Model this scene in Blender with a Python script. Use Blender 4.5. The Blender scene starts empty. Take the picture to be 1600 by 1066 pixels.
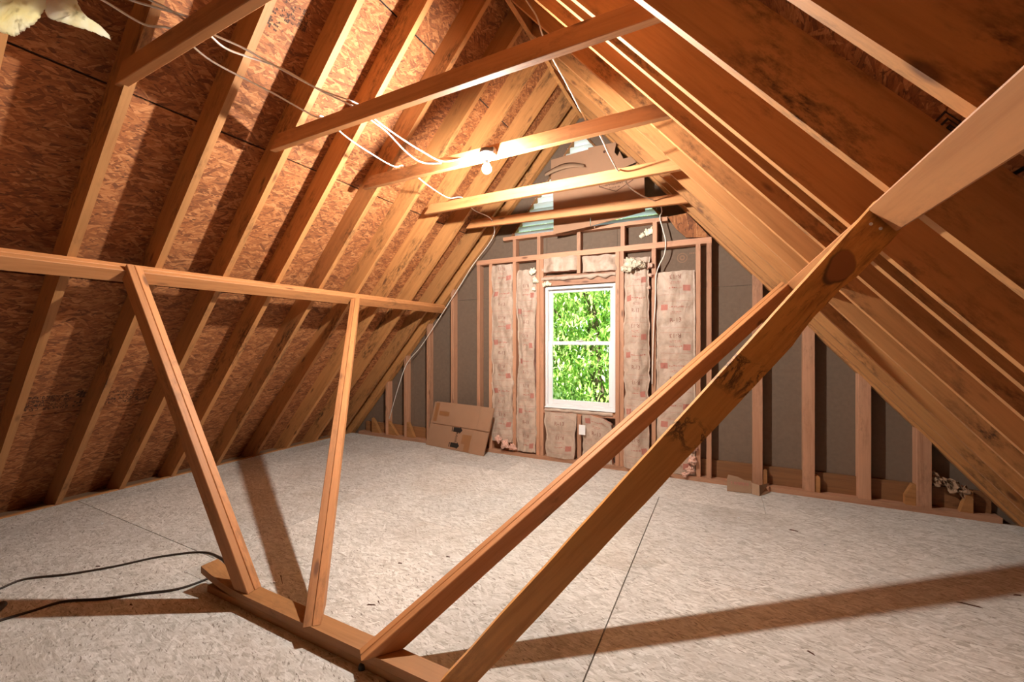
import bpy, bmesh, math, random
import numpy as np
from mathutils import Vector, Matrix, noise as mnoise
random.seed(7); rng = np.random.default_rng(7)
scene = bpy.context.scene
C = scene.collection

# ------------------------------------------------------------------ camera, world, light, exposure
F, VPX, H = 648.0, 1130.0, 1.42
TH = math.atan((VPX-800)/F); sn, cs = math.sin(TH), math.cos(TH)
cam_d = bpy.data.cameras.new('camera'); cam = bpy.data.objects.new('camera', cam_d); C.objects.link(cam)
cam_d.sensor_width = 36; cam_d.lens = F/1600*36; cam_d.clip_start = 0.02; cam_d.clip_end = 200
cam.location = (0, 0, H); cam.rotation_euler = (math.pi/2, 0, TH)
scene.camera = cam
scene.view_settings.view_transform = 'Standard'; scene.view_settings.look = 'None'
scene.view_settings.gamma = 1; scene.view_settings.use_curve_mapping = False
scene.view_settings.exposure = 0.08

w = bpy.data.worlds.new('sky'); scene.world = w; w.use_nodes = True
nt = w.node_tree; bg = nt.nodes['Background']
sky = nt.nodes.new('ShaderNodeTexSky'); sky.sky_type = 'HOSEK_WILKIE'; sky.turbidity = 4.0
sky.sun_direction = Vector((0.45, -0.65, 0.75)).normalized()
hz = nt.nodes.new('ShaderNodeMix'); hz.data_type = 'RGBA'; hz.inputs[0].default_value = .6; hz.inputs[7].default_value = (.30, .31, .32, 1)
nt.links.new(sky.outputs[0], hz.inputs[6]); nt.links.new(hz.outputs[2], bg.inputs[0]); bg.inputs[1].default_value = 12.0

sun_d = bpy.data.lights.new('sun_offscreen', 'SUN'); sun_d.energy = 26.0; sun_d.angle = 0.02; sun_d.color = (1, .96, .88)
sun = bpy.data.objects.new('sun_offscreen', sun_d); C.objects.link(sun)
sun.rotation_euler = Vector((0.45, -0.65, 0.75)).to_track_quat('Z', 'Y').to_euler()

BULB_L = 7800.0

# ------------------------------------------------------------------ photo pixel -> place
def ray(x, y):
    u = (x-800)/F; v = (533-y)/F
    return Vector((cs*u-sn, sn*u+cs, v))
O = Vector((0, 0, H))
def atY(x, y, Y): d = ray(x, y); return O + d*(Y/d.y)
def atZ(x, y, Z=0.0): d = ray(x, y); return O + d*((Z-H)/d.z)
XL, SL = -5.13, 1.11          # underside of the left rafters: z = SL*(x-XL)
XR, SR = 2.03, 1.16           # underside of the right rafters: z = SR*(XR-x)
RD = 0.185                    # rafter depth
DL, DR = math.hypot(1, SL), math.hypot(1, SR)
def atL(x, y, off=0.0):
    d = ray(x, y); n = Vector((-SL, 0, 1)); k = -SL*XL + off*DL
    return O + d*((k-n.dot(O))/n.dot(d))
def atR(x, y, off=0.0):
    d = ray(x, y); n = Vector((SR, 0, 1)); k = SR*XR + off*DR
    return O + d*((k-n.dot(O))/n.dot(d))
YF, YB, YG = 4.60, -2.6, 4.70  # stud fronts, wall behind the camera, gable sheathing
XRG, ZRG = -1.4711, 4.061      # ridge

# ------------------------------------------------------------------ materials
def newmat(name):
    m = bpy.data.materials.new(name); m.use_nodes = True
    return m, m.node_tree, m.node_tree.nodes['Principled BSDF']
def N(t, kind, **kw):
    n = t.nodes.new(kind)
    for k, v in kw.items(): setattr(n, k, v)
    return n
def ramp(t, src, stops, interp='LINEAR'):
    r = t.nodes.new('ShaderNodeValToRGB'); r.color_ramp.interpolation = interp
    e = r.color_ramp.elements
    while len(e) < len(stops): e.new(0.5)
    for q, (p, c) in zip(e, stops):
        q.position = p; q.color = (*c, 1) if len(c) == 3 else c
    t.links.new(src, r.inputs[0]); return r
def mixc(t, fac, a, b, mode='MIX'):
    m = t.nodes.new('ShaderNodeMix'); m.data_type = 'RGBA'; m.blend_type = mode
    for s, v in ((m.inputs[0], fac), (m.inputs[6], a), (m.inputs[7], b)):
        if hasattr(v, 'links'): t.links.new(v, s)
        elif isinstance(v, (int, float)): s.default_value = v
        else: s.default_value = (*v, 1)
    return m.outputs[2]
def math_(t, op, a, b=None):
    m = t.nodes.new('ShaderNodeMath'); m.operation = op
    for s, v in ((m.inputs[0], a), (m.inputs[1], b)):
        if v is None: continue
        if hasattr(v, 'links'): t.links.new(v, s)
        else: s.default_value = v
    return m.outputs[0]
def coords(t):
    tc = N(t, 'ShaderNodeTexCoord'); oi = N(t, 'ShaderNodeObjectInfo')
    m = N(t, 'ShaderNodeVectorMath', operation='SCALE'); m.inputs[0].default_value = (37.1, 23.3, 11.7)
    t.links.new(oi.outputs['Random'], m.inputs['Scale'])
    a = N(t, 'ShaderNodeVectorMath', operation='ADD')
    t.links.new(tc.outputs['Object'], a.inputs[0]); t.links.new(m.outputs[0], a.inputs[1])
    return a.outputs[0], tc.outputs['Object'], oi.outputs['Random']
def mapped(t, v, scale=(1, 1, 1), rot=(0, 0, 0)):
    if any(rot):
        r_ = N(t, 'ShaderNodeMapping'); r_.inputs['Rotation'].default_value = rot; t.links.new(v, r_.inputs[0]); v = r_.outputs[0]
    m = N(t, 'ShaderNodeMapping'); m.inputs['Scale'].default_value = scale
    t.links.new(v, m.inputs[0]); return m.outputs[0]
def noise(t, v, scale=1.0, detail=4, rough=.55, dist=0.0):
    n = N(t, 'ShaderNodeTexNoise'); n.inputs['Scale'].default_value = scale
    n.inputs['Detail'].default_value = detail; n.inputs['Roughness'].default_value = rough
    n.inputs['Distortion'].default_value = dist
    t.links.new(v, n.inputs['Vector']); return n.outputs['Fac']
def bump(t, b, h, strength, dist):
    n = N(t, 'ShaderNodeBump'); n.inputs['Strength'].default_value = strength; n.inputs['Distance'].default_value = dist
    t.links.new(h, n.inputs['Height']); t.links.new(n.outputs[0], b.inputs['Normal'])

def mat_plain(name, col, rough=.7, var=.12, vs=8.0):
    m, t, b = newmat(name); v, _, _ = coords(t)
    n = noise(t, v, vs, 5)
    r = ramp(t, n, [(.25, tuple(c*(1-var) for c in col)), (.75, tuple(min(1, c*(1+var)) for c in col))])
    t.links.new(r.outputs[0], b.inputs['Base Color']); b.inputs['Roughness'].default_value = rough
    return m

def mat_osb(name, stops, fleck, rough=.75, strand=(11, 78), flk=.66, stain=None, wcell=.46, wfine=.54):
    m, t, b = newmat(name); v, loc, _ = coords(t)
    wz = N(t, 'ShaderNodeTexNoise'); wz.inputs['Scale'].default_value = 3.5; wz.inputs['Detail'].default_value = 2
    t.links.new(v, wz.inputs['Vector'])
    sc = N(t, 'ShaderNodeVectorMath', operation='SCALE'); sc.inputs['Scale'].default_value = .045
    t.links.new(wz.outputs['Color'], sc.inputs[0])
    ad = N(t, 'ShaderNodeVectorMath', operation='ADD'); t.links.new(v, ad.inputs[0]); t.links.new(sc.outputs[0], ad.inputs[1])
    vals = []
    for i, a in enumerate((.06, .80, -.70, .35, -.30)):
        mp = mapped(t, ad.outputs[0], (strand[0]*(1+.12*i), strand[1]*(1-.08*i), 3), (0, 0, a))
        vo = N(t, 'ShaderNodeTexVoronoi'); vo.inputs['Scale'].default_value = 1.0
        t.links.new(mp, vo.inputs['Vector'])
        sp = N(t, 'ShaderNodeSeparateColor'); t.links.new(vo.outputs['Color'], sp.inputs[0])
        vals.append((sp.outputs[0], sp.outputs[1]))
    top, col = vals[0]
    for tp, cl in vals[1:]:
        g = math_(t, 'GREATER_THAN', tp, top)
        mx = N(t, 'ShaderNodeMix'); t.links.new(g, mx.inputs[0]); t.links.new(col, mx.inputs[2]); t.links.new(cl, mx.inputs[3])
        col = mx.outputs[0]; top = math_(t, 'MAXIMUM', top, tp)
    fine = noise(t, mapped(t, ad.outputs[0], (26, 190, 26), (0, 0, .1)), 1, 4, .6)
    val = math_(t, 'ADD', math_(t, 'MULTIPLY', col, wcell), math_(t, 'MULTIPLY', fine, wfine))
    r = ramp(t, val, stops)
    big = noise(t, v, .9, 3)
    c = mixc(t, .35, r.outputs[0], ramp(t, big, [(.3, (.55, .55, .55)), (.7, (1.3, 1.25, 1.2))]).outputs[0], 'MULTIPLY')
    fl = noise(t, mapped(t, ad.outputs[0], (30, 110, 30), (0, 0, .35)), 1, 2, .5)
    fm = ramp(t, fl, [(flk, (0, 0, 0)), (flk+.06, (1, 1, 1))])
    c = mixc(t, math_(t, 'MULTIPLY', fm.outputs[0], .75), c, fleck)
    if stain:
        s = ramp(t, noise(t, v, 1.6, 5, .6), [(.52, (0, 0, 0)), (.7, (1, 1, 1))])
        c = mixc(t, math_(t, 'MULTIPLY', s.outputs[0], .35), c, stain)
    t.links.new(c, b.inputs['Base Color']); b.inputs['Roughness'].default_value = rough
    bump(t, b, math_(t, 'ADD', math_(t, 'MULTIPLY', top, .6), fine), .35, .004)
    return m

def mat_wood(name, base, dark, stain=.5, knots=True, rough=.62, stain_col=(.05, .02, .008), spec=None):
    m, t, b = newmat(name); v, loc, rnd = coords(t)
    g1 = noise(t, mapped(t, v, (1.1, 16, 16)), 1, 5, .6, 1.2)
    g2 = noise(t, mapped(t, v, (3.5, 90, 90)), 1, 3, .6)
    val = math_(t, 'ADD', math_(t, 'MULTIPLY', g1, .7), math_(t, 'MULTIPLY', g2, .3))
    r = ramp(t, val, [(.3, dark), (.5, base), (.72, tuple(min(1, c*1.18) for c in base))])
    c = r.outputs[0]
    hv = N(t, 'ShaderNodeHueSaturation')
    t.links.new(math_(t, 'ADD', .82, math_(t, 'MULTIPLY', rnd, .34)), hv.inputs['Value']); t.links.new(c, hv.inputs['Color'])
    c = hv.outputs[0]
    s = ramp(t, noise(t, mapped(t, v, (1.8, 5, 5)), 1, 6, .62), [(.49, (0, 0, 0)), (.66, (1, 1, 1))])
    s2 = ramp(t, noise(t, mapped(t, v, (14, 40, 40)), 1, 4, .7), [(.42, (0, 0, 0)), (.62, (1, 1, 1))])
    c = mixc(t, math_(t, 'MULTIPLY', math_(t, 'MULTIPLY', s.outputs[0], s2.outputs[0]), stain), c, stain_col)
    if knots:
        vo = N(t, 'ShaderNodeTexVoronoi'); vo.inputs['Scale'].default_value = 1.0
        t.links.new(mapped(t, v, (2.3, 7.5, 7.5)), vo.inputs['Vector'])
        kn = ramp(t, vo.outputs['Distance'], [(.06, (1, 1, 1)), (.13, (0, 0, 0))])
        c = mixc(t, math_(t, 'MULTIPLY', kn.outputs[0], .75), c, (.09, .03, .012))
    if spec: c = spec(t, loc, c)
    t.links.new(c, b.inputs['Base Color']); b.inputs['Roughness'].default_value = rough
    bump(t, b, val, .18, .003)
    return m

M = {}
M['osb_roof'] = mat_osb('osb_roof', [(.24, (.14, .042, .011)), (.42, (.26, .088, .024)), (.58, (.34, .122, .036)), (.78, (.50, .225, .085))], (.05, .015, .004), flk=.63)
M['osb_floor'] = mat_osb('osb_floor', [(.24, (.34, .315, .275)), (.42, (.52, .50, .46)), (.58, (.61, .595, .56)), (.76, (.77, .76, .735))], (.12, .09, .065), strand=(12, 95), flk=.64, stain=(.33, .27, .205), wcell=.34, wfine=.62)
M['rafter'] = mat_wood('rafter_wood', (.46, .208, .068), (.36, .150, .044), .95)
M['lumber'] = mat_wood('lumber', (.48, .205, .072), (.37, .142, .042), .45)
M['stud'] = mat_wood('stud_wood', (.46, .235, .135), (.36, .165, .088), .3)
M['plate_wood'] = mat_wood('plate_wood', (.38, .17, .055), (.28, .115, .032), .4)
M['rim'] = mat_wood('rim_wood', (.24, .105, .038), (.16, .065, .024), .5)
M['underlay'] = mat_plain('roofing_felt', (.030, .028, .026), .9)
M['subfloor'] = mat_plain('subfloor_wood', (.22, .13, .07), .85)
M['fiberboard'] = mat_plain('fiberboard', (.148, .100, .068), .85, .10, 30)
M['siding'] = mat_plain('siding', (.5, .48, .44), .7)
M['vinyl'] = mat_plain('white_vinyl', (.80, .81, .82), .35, .02)
M['white_paint'] = mat_plain('white_paint', (.82, .83, .84), .5, .04)
M['cardboard'] = mat_plain('cardboard', (.36, .20, .115), .8, .06, 5)
M['cardboard2'] = mat_plain('cardboard_pale', (.30, .185, .11), .8, .10, 9)
M['tape'] = mat_plain('packing_tape', (.30, .135, .055), .45, .05)
M['ink'] = mat_plain('black_ink', (.02, .012, .008), .7)
M['brown_ink'] = mat_plain('brown_ink', (.085, .03, .014), .8)
M['stamp_ink'] = mat_plain('stamp_ink', (.05, .022, .01), .8)
M['print_red'] = mat_plain('print_red', (.42, .165, .125), .8, .1)
M['print_dark'] = mat_plain('print_dark', (.26, .11, .08), .8, .1)
M['fiber_pink'] = mat_plain('fiberglass_pink', (.66, .40, .31), .95, .25, 25)
M['fiber_tan'] = mat_plain('fiberglass_tan', (.56, .49, .37), .95, .3, 22)
M['fiber_white'] = mat_plain('fiberglass_pale', (.80, .76, .58), .95, .2, 9)
M['paper_white'] = mat_plain('white_card', (.8, .8, .8), .7, .03)
M['cable'] = mat_plain('cable_white', (.78, .72, .64), .5, .04)
M['cord'] = mat_plain('cord_brown', (.028, .015, .008), .55, .1)
M['black_plastic'] = mat_plain('black_plastic', (.012, .012, .013), .35)
M['socket'] = mat_plain('socket_grey', (.12, .11, .11), .5)
M['orange_ink'] = mat_plain('orange_ink', (.22, .125, .075), .8)

def mat_kraft():
    m, t, b = newmat('kraft_paper'); v, loc, _ = coords(t)
    n = noise(t, v, 9, 6, .65, .6)
    c = ramp(t, n, [(.3, (.34, .245, .18)), (.5, (.46, .345, .265)), (.75, (.55, .43, .34))]).outputs[0]
    t.links.new(c, b.inputs['Base Color']); b.inputs['Roughness'].default_value = .55
    w_ = noise(t, mapped(t, v, (14, 14, 5)), 1, 5, .6, 2.0)
    bump(t, b, w_, .5, .012)
    return m
M['kraft'] = mat_kraft()

def translucent(t, b, col, fac):
    tr = N(t, 'ShaderNodeBsdfTranslucent')
    if hasattr(col, 'links'): t.links.new(col, tr.inputs[0])
    else: tr.inputs[0].default_value = (*col, 1)
    mx = N(t, 'ShaderNodeMixShader'); mx.inputs[0].default_value = fac
    t.links.new(b.outputs[0], mx.inputs[1]); t.links.new(tr.outputs[0], mx.inputs[2])
    t.links.new(mx.outputs[0], t.nodes['Material Output'].inputs[0])
def mat_fiber():
    m, t, b = newmat('fiberglass_wool'); v, loc, _ = coords(t)
    c = ramp(t, noise(t, v, 5, 5, .6), [(.3, (.88, .78, .42)), (.5, (.94, .91, .74)), (.7, (.95, .94, .88))]).outputs[0]
    t.links.new(c, b.inputs['Base Color']); b.inputs['Roughness'].default_value = 1
    bump(t, b, noise(t, v, 45, 6, .7), .8, .01)
    translucent(t, b, c, .88)
    return m
M['wool'] = mat_fiber()

def mat_leaf(name, a, b_, c_):
    m, t, b = newmat(name)
    g = N(t, 'ShaderNodeAttribute'); g.attribute_name = 'tone'
    r = ramp(t, g.outputs['Fac'], [(0, a), (.5, b_), (1, c_)])
    t.links.new(r.outputs[0], b.inputs['Base Color']); b.inputs['Roughness'].default_value = .45
    tr = N(t, 'ShaderNodeBsdfTranslucent'); t.links.new(r.outputs[0], tr.inputs[0])
    mx = N(t, 'ShaderNodeMixShader'); mx.inputs[0].default_value = .4
    out = t.nodes['Material Output']
    t.links.new(b.outputs[0], mx.inputs[1]); t.links.new(tr.outputs[0], mx.inputs[2]); t.links.new(mx.outputs[0], out.inputs[0])
    return m
M['leaf'] = mat_leaf('leaf_bright', (.07, .26, .02), (.32, .54, .09), (.72, .78, .42))
M['louver'] = mat_plain('louver_white', (.86, .87, .88), .5, .02)
translucent(M['louver'].node_tree, M['louver'].node_tree.nodes['Principled BSDF'], (.85, .88, .9), .5)
M['leaf_dark'] = mat_leaf('leaf_dark', (.02, .12, .015), (.05, .24, .03), (.12, .36, .05))
M['bark'] = mat_wood('bark', (.12, .08, .05), (.05, .035, .025), .4, knots=False, rough=.9)
M['grass'] = mat_plain('grass', (.06, .14, .03), .9, .4, 2)

def mat_glass():
    m = bpy.data.materials.new('window_glass'); m.use_nodes = True; t = m.node_tree
    t.nodes.remove(t.nodes['Principled BSDF'])
    tr = N(t, 'ShaderNodeBsdfTransparent'); tr.inputs[0].default_value = (.97, .98, .97, 1)
    gl = N(t, 'ShaderNodeBsdfGlossy'); gl.inputs['Roughness'].default_value = .02
    fr = N(t, 'ShaderNodeFresnel'); fr.inputs[0].default_value = 1.45
    mx = N(t, 'ShaderNodeMixShader')
    t.links.new(fr.outputs[0], mx.inputs[0]); t.links.new(tr.outputs[0], mx.inputs[1]); t.links.new(gl.outputs[0], mx.inputs[2])
    t.links.new(mx.outputs[0], t.nodes['Material Output'].inputs[0])
    return m
M['glass'] = mat_glass()
def mat_bulb():
    m = bpy.data.materials.new('lit_bulb'); m.use_nodes = True; t = m.node_tree
    t.nodes.remove(t.nodes['Principled BSDF'])
    e = N(t, 'ShaderNodeEmission'); e.inputs[0].default_value = (1, .945, .865, 1); e.inputs[1].default_value = BULB_L
    t.links.new(e.outputs[0], t.nodes['Material Output'].inputs[0]); return m
M['bulb'] = mat_bulb()

# ------------------------------------------------------------------ object helpers
WM = {}   # world matrix of everything made here
def place(o, mat4, parent):
    o.matrix_basis = mat4; WM[o] = mat4
    if parent is not None:
        o.parent = parent; o.matrix_parent_inverse = WM[parent].inverted()
    C.objects.link(o); return o
def mesh(name, verts, faces, mat, parent=None, m4=None, smooth=False):
    me = bpy.data.meshes.new(name); me.from_pydata([tuple(v) for v in verts], [], faces)
    if mat is not None: me.materials.append(mat if not isinstance(mat, str) else M[mat])
    me.update()
    bm = bmesh.new(); bm.from_mesh(me); bmesh.ops.recalc_face_normals(bm, faces=bm.faces); bm.to_mesh(me); bm.free()
    if smooth:
        for p in me.polygons: p.use_smooth = True
    return place(bpy.data.objects.new(name, me), m4 or Matrix.Identity(4), parent)
def from_bm(name, bm, mat, parent=None, m4=None, smooth=False):
    bmesh.ops.recalc_face_normals(bm, faces=bm.faces)
    me = bpy.data.meshes.new(name); bm.to_mesh(me); bm.free()
    me.materials.append(M[mat] if isinstance(mat, str) else mat)
    if smooth:
        for p in me.polygons: p.use_smooth = True
    return place(bpy.data.objects.new(name, me), m4 or Matrix.Identity(4), parent)
def inst(name, me, m4, parent):
    return place(bpy.data.objects.new(name, me), m4, parent)
def empty(name, loc, parent=None):
    e = bpy.data.objects.new(name, None); e.empty_display_size = .1
    return place(e, Matrix.Translation(loc), parent)
def tag(o, label, cat, group=None, kind=None):
    o['label'] = label; o['category'] = cat
    if group: o['group'] = group
    if kind: o['kind'] = kind
    return o
def struct(o, label=None):
    o['kind'] = 'structure'
    if label: o['label'] = label
    return o
BOXF = [(0, 1, 3, 2), (4, 6, 7, 5), (0, 4, 5, 1), (2, 3, 7, 6), (0, 2, 6, 4), (1, 5, 7, 3)]
def boxv(a, b): return [(x, y, z) for x in (a[0], b[0]) for y in (a[1], b[1]) for z in (a[2], b[2])]
def box(name, a, b, mat, parent=None, grain=None, bevel=0.0):
    """axis aligned box; grain = axis that becomes local x"""
    a = Vector(a); b = Vector(b); lo = Vector(map(min, a, b)); hi = Vector(map(max, a, b))
    c = (lo+hi)/2; h = (hi-lo)/2
    g = grain if grain is not None else max(range(3), key=lambda i: h[i])
    ax = [Vector((1, 0, 0)), Vector((0, 1, 0)), Vector((0, 0, 1))]
    o = [ax[g], ax[(g+1) % 3], ax[(g+2) % 3]]
    R = Matrix((o[0], o[1], o[2])).transposed().to_4x4()
    hh = (h[g], h[(g+1) % 3], h[(g+2) % 3])
    bm = bmesh.new(); vs = [bm.verts.new(v) for v in boxv(tuple(-x for x in hh), hh)]
    for f in BOXF: bm.faces.new([vs[i] for i in f])
    if bevel: bmesh.ops.bevel(bm, geom=bm.edges[:], offset=bevel, segments=1, affect='EDGES')
    return from_bm(name, bm, mat, parent, Matrix.Translation(c) @ R)
def frame(ex, up):
    ex = Vector(ex).normalized(); ez = Vector(up); ez = (ez-ex*ez.dot(ex)).normalized(); ey = ez.cross(ex)
    return Matrix((ex, ey, ez)).transposed()
def board(name, p0, p1, wy, tz, up, mat, parent=None, cuts=(), bevel=.003, ext=0.0, off=(0, 0), warp=None, nseg=1):
    """lumber from p0 to p1: wy wide along local y, tz thick along local z (towards up); cuts = world planes (co, no) removing the no side"""
    p0 = Vector(p0); p1 = Vector(p1); L = (p1-p0).length; R = frame(p1-p0, up).to_4x4()
    m4 = Matrix.Translation(p0) @ R
    bm = bmesh.new(); xs = [-ext + (L+2*ext)*i/nseg for i in range(nseg+1)]
    rings = []
    for x in xs:
        dz = warp(x) if warp else 0
        rings.append([bm.verts.new((x, off[0]+sy*wy/2, off[1]+sz*tz/2+dz)) for sy, sz in ((-1, -1), (1, -1), (1, 1), (-1, 1))])
    for a, b in zip(rings, rings[1:]):
        for i in range(4): bm.faces.new((a[i], a[(i+1) % 4], b[(i+1) % 4], b[i]))
    bm.faces.new(rings[0][::-1]); bm.faces.new(rings[-1])
    inv = m4.inverted()
    for co, no in cuts:
        r = bmesh.ops.bisect_plane(bm, geom=bm.verts[:]+bm.edges[:]+bm.faces[:], dist=1e-5, plane_co=inv @ Vector(co),
                                   plane_no=(inv.to_3x3() @ Vector(no)), clear_outer=True)
        es = [e for e in r['geom_cut'] if isinstance(e, bmesh.types.BMEdge)]
        bmesh.ops.contextual_create(bm, geom=es)
    if bevel and nseg == 1: bmesh.ops.bevel(bm, geom=bm.edges[:], offset=bevel, segments=1, affect='EDGES', clamp_overlap=True)
    return from_bm(name, bm, mat, parent, m4)
def prism_y(name, poly, y0, y1, mat, parent=None, bevel=0):
    """polygon in (x,z) pulled from y0 to y1"""
    n = len(poly); cx = sum(p[0] for p in poly)/n; cz = sum(p[1] for p in poly)/n
    vs = [(x-cx, y0-y1, z-cz) for x, z in poly]+[(x-cx, 0, z-cz) for x, z in poly]
    fs = [tuple(range(n)), tuple(range(2*n-1, n-1, -1))]+[(i, (i+1) % n, n+(i+1) % n, n+i) for i in range(n)]
    return mesh(name, vs, fs, mat, parent, Matrix.Translation((cx, y1, cz)))
def clip_poly(poly, a, b, c):
    """keep a*x+b*z<=c"""
    out = []
    for i in range(len(poly)):
        p, q = poly[i], poly[(i+1) % len(poly)]; fp = a*p[0]+b*p[1]-c; fq = a*q[0]+b*q[1]-c
        if fp <= 0: out.append(p)
        if fp*fq < 0:
            s = fp/(fp-fq); out.append((p[0]+s*(q[0]-p[0]), p[1]+s*(q[1]-p[1])))
    return out
def smooth_path(pts, n=8):
    pts = [Vector(p) for p in pts]; P = [pts[0]]+pts+[pts[-1]]; out = []
    for i in range(1, len(P)-2):
        for k in range(n):
            s = k/n; a, b, c, d = P[i-1:i+3]
            out.append(.5*((2*b)+(-a+c)*s+(2*a-5*b+4*c-d)*s*s+(-a+3*b-3*c+d)*s**3))
    out.append(pts[-1]); return out
def tube(name, pts, r, mat, parent=None, n=8, sub=8, closed_ends=True):
    P = smooth_path(pts, sub); org = P[0].copy(); P = [p-org for p in P]
    vs = []; fs = []; up = Vector((0, 0, 1))
    for i, p in enumerate(P):
        tdir = (P[min(i+1, len(P)-1)]-P[max(i-1, 0)]).normalized()
        if abs(tdir.dot(up)) > .95: up = Vector((1, .3, 0))
        s = tdir.cross(up).normalized(); u = s.cross(tdir)
        for k in range(n):
            a = 2*math.pi*k/n; vs.append(p+s*(r*math.cos(a))+u*(r*math.sin(a)))
        if i:
            for k in range(n):
                fs.append(((i-1)*n+k, (i-1)*n+(k+1) % n, i*n+(k+1) % n, i*n+k))
    fs.append(tuple(range(n))); fs.append(tuple(range(len(vs)-n, len(vs))))
    return mesh(name, vs, fs, mat, parent, Matrix.Translation(org), smooth=True)
def lathe(name, prof, mat, parent=None, m4=None, n=20):
    vs = []; fs = []
    for r, z in prof:
        for k in range(n): a = 2*math.pi*k/n; vs.append((r*math.cos(a), r*math.sin(a), z))
    for i in range(len(prof)-1):
        for k in range(n): fs.append((i*n+k, i*n+(k+1) % n, (i+1)*n+(k+1) % n, (i+1)*n+k))
    if prof[0][0] > 1e-4: fs.append(tuple(range(n)))
    if prof[-1][0] > 1e-4: fs.append(tuple(range(len(vs)-n, len(vs))))
    return mesh(name, vs, fs, mat, parent, m4, smooth=True)
def text_mesh(s, size):
    cu = bpy.data.curves.new('lettering', 'FONT'); cu.body = s; cu.size = size; cu.align_x = 'CENTER'; cu.align_y = 'CENTER'; cu.resolution_u = 2
    o = bpy.data.objects.new('lettering', cu); C.objects.link(o)
    bpy.context.view_layer.update(); dg = bpy.context.evaluated_depsgraph_get()
    me = bpy.data.meshes.new_from_object(o.evaluated_get(dg))
    v = [tuple(x.co) for x in me.vertices]; f = [tuple(p.vertices) for p in me.polygons]
    bpy.data.objects.remove(o); bpy.data.curves.remove(cu); bpy.data.meshes.remove(me)
    return v, f

# ------------------------------------------------------------------ floor
fl = struct(mesh('floor', boxv((-5.6, YB-.1, -.40), (2.6, 4.85, -.022)), BOXF, 'subfloor'), 'weathered grey oriented strand board attic floor')
def floor_panel(x0, x1, y0, y1, gl=.0014, gr_=.0014, gn=.0014, gf=.0014):
    box('floor_panel', (x0+gl, y0+gn, -.020), (x1-gr_, y1-gf, 0), 'osb_floor', fl, grain=0)
def floor_col(x0, x1, ys, gl=.0014, gr_=.0014, wide=()):
    for y0, y1 in zip(ys, ys[1:]):
        floor_panel(x0, x1, y0, y1, gl, gr_, .004 if y0 in wide else .0012, .0025 if y1 == 3.975 else .0012)
floor_col(-5.13, -4.83, [-2.59, -.9, 1.53, 3.975], wide=(1.53,))
floor_col(-4.83, -2.96, [-2.59, -.9, .31, 1.53, 2.75, 3.975], wide=(1.53,))
floor_col(-2.96, -.52, [-2.59, -1.1, .12, 1.36, 2.60, 3.975], gr_=.003)
floor_col(-.52, 1.92, [-2.59, -.99, .25, 1.47, 2.715, 3.975], gl=.004)
floor_col(1.92, 2.06, [-2.59, .25, 3.975])
for a, b in zip([-5.13, -4.40, -2.13, .312, 1.92], [-4.40, -2.13, .312, 1.92, 2.06]): floor_panel(a, b, 3.975, 4.60)
box('floor_edge_strip', (-5.165, YB, -.02), (-5.13, 4.58, .012), 'plate_wood', fl)

# ------------------------------------------------------------------ roof slopes
def slope_frame(side):
    if side == 'L':
        ex = Vector((1, 0, SL)).normalized(); ez = Vector((-SL, 0, 1)).normalized(); o = Vector((XL, 0, 0))
    else:
        ex = Vector((-1, 0, SR)).normalized(); ez = Vector((SR, 0, 1)).normalized(); o = Vector((XR, 0, 0))
    return ex, ez.cross(ex), ez, o
def build_slope(side, ys, label):
    ex, ey, ez, o = slope_frame(side)
    S, D = (SL, DL) if side == 'L' else (SR, DR)
    full = abs(XRG-o.x)*D
    R = Matrix((ex, ey, ez)).transposed().to_4x4()
    m0 = Matrix.Translation(o) @ R
    # felt behind the sheathing
    sgn = 1
    vs = []
    for v in boxv((-.5, 0, RD+.016), (full+.32, 1, RD+.04)): vs.append(v)
    sy = -1 if ey.y < 0 else 1
    ylo, yhi = (YB-.1, 4.9) if sy > 0 else (-4.9, -YB+.1)
    vs = boxv((-.5, ylo, RD+.016), (full+RD*S+.02, yhi, RD+.04))
    root = struct(mesh('ceiling_left' if side == 'L' else 'ceiling_right', vs, BOXF, 'underlay', None, m0), label)
    # rafters: one shared mesh
    L0 = -.42
    prof = [(L0, 0), (full-.024*D, 0), (full-.024*D+RD*S, RD), (L0, RD)]
    t = .041
    v = [(x, -t/2, z) for x, z in prof]+[(x, t/2, z) for x, z in prof]
    f = [(0, 1, 2, 3), (7, 6, 5, 4)]+[(i, (i+1) % 4, 4+(i+1) % 4, 4+i) for i in range(4)]
    me = None
    for y in ys:
        mm = Matrix.Translation(o+Vector((0, y+t/2, 0))) @ R
        if me is None:
            ob = mesh('rafter', v, f, 'rafter', root, mm); me = ob.data
        else: inst('rafter', me, mm, root)
    # sheathing sheets
    seams = [-.45, .995, 2.29, 3.562, 4.815, full+RD*S+.02]
    pm = None
    cache = {}
    yoff = [0.63, -.62, 0.63, -.62, .63]
    for i, (a, b) in enumerate(zip(seams, seams[1:])):
        ycuts = [YB]; y = YB+1.25 if i % 2 else YB+2.5
        y = (-.62 if i % 2 else .63)
        while y-2.52 > YB+.1: y -= 2.52
        while y < 4.69: ycuts.append(y); y += 2.52
        ycuts.append(4.715)
        for y0, y1 in zip(ycuts, ycuts[1:]):
            ln, wd = y1-y0-.004, b-a-.011
            key = (round(ln, 3), round(wd, 3))
            ctr = o+ex*((a+b)/2)+Vector((0, (y0+y1)/2, 0))+ez*(RD+.008)
            mm = Matrix.Translation(ctr) @ Matrix((Vector((0, 1, 0)), ez.cross(Vector((0, 1, 0))), ez)).transposed().to_4x4()
            if key not in cache:
                ob = mesh('sheathing_panel', boxv((-ln/2, -wd/2, -.008), (ln/2, wd/2, .008)), BOXF, 'osb_roof', root, mm); cache[key] = ob.data
            else: inst('sheathing_panel', cache[key], mm, root)
    return root
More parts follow.
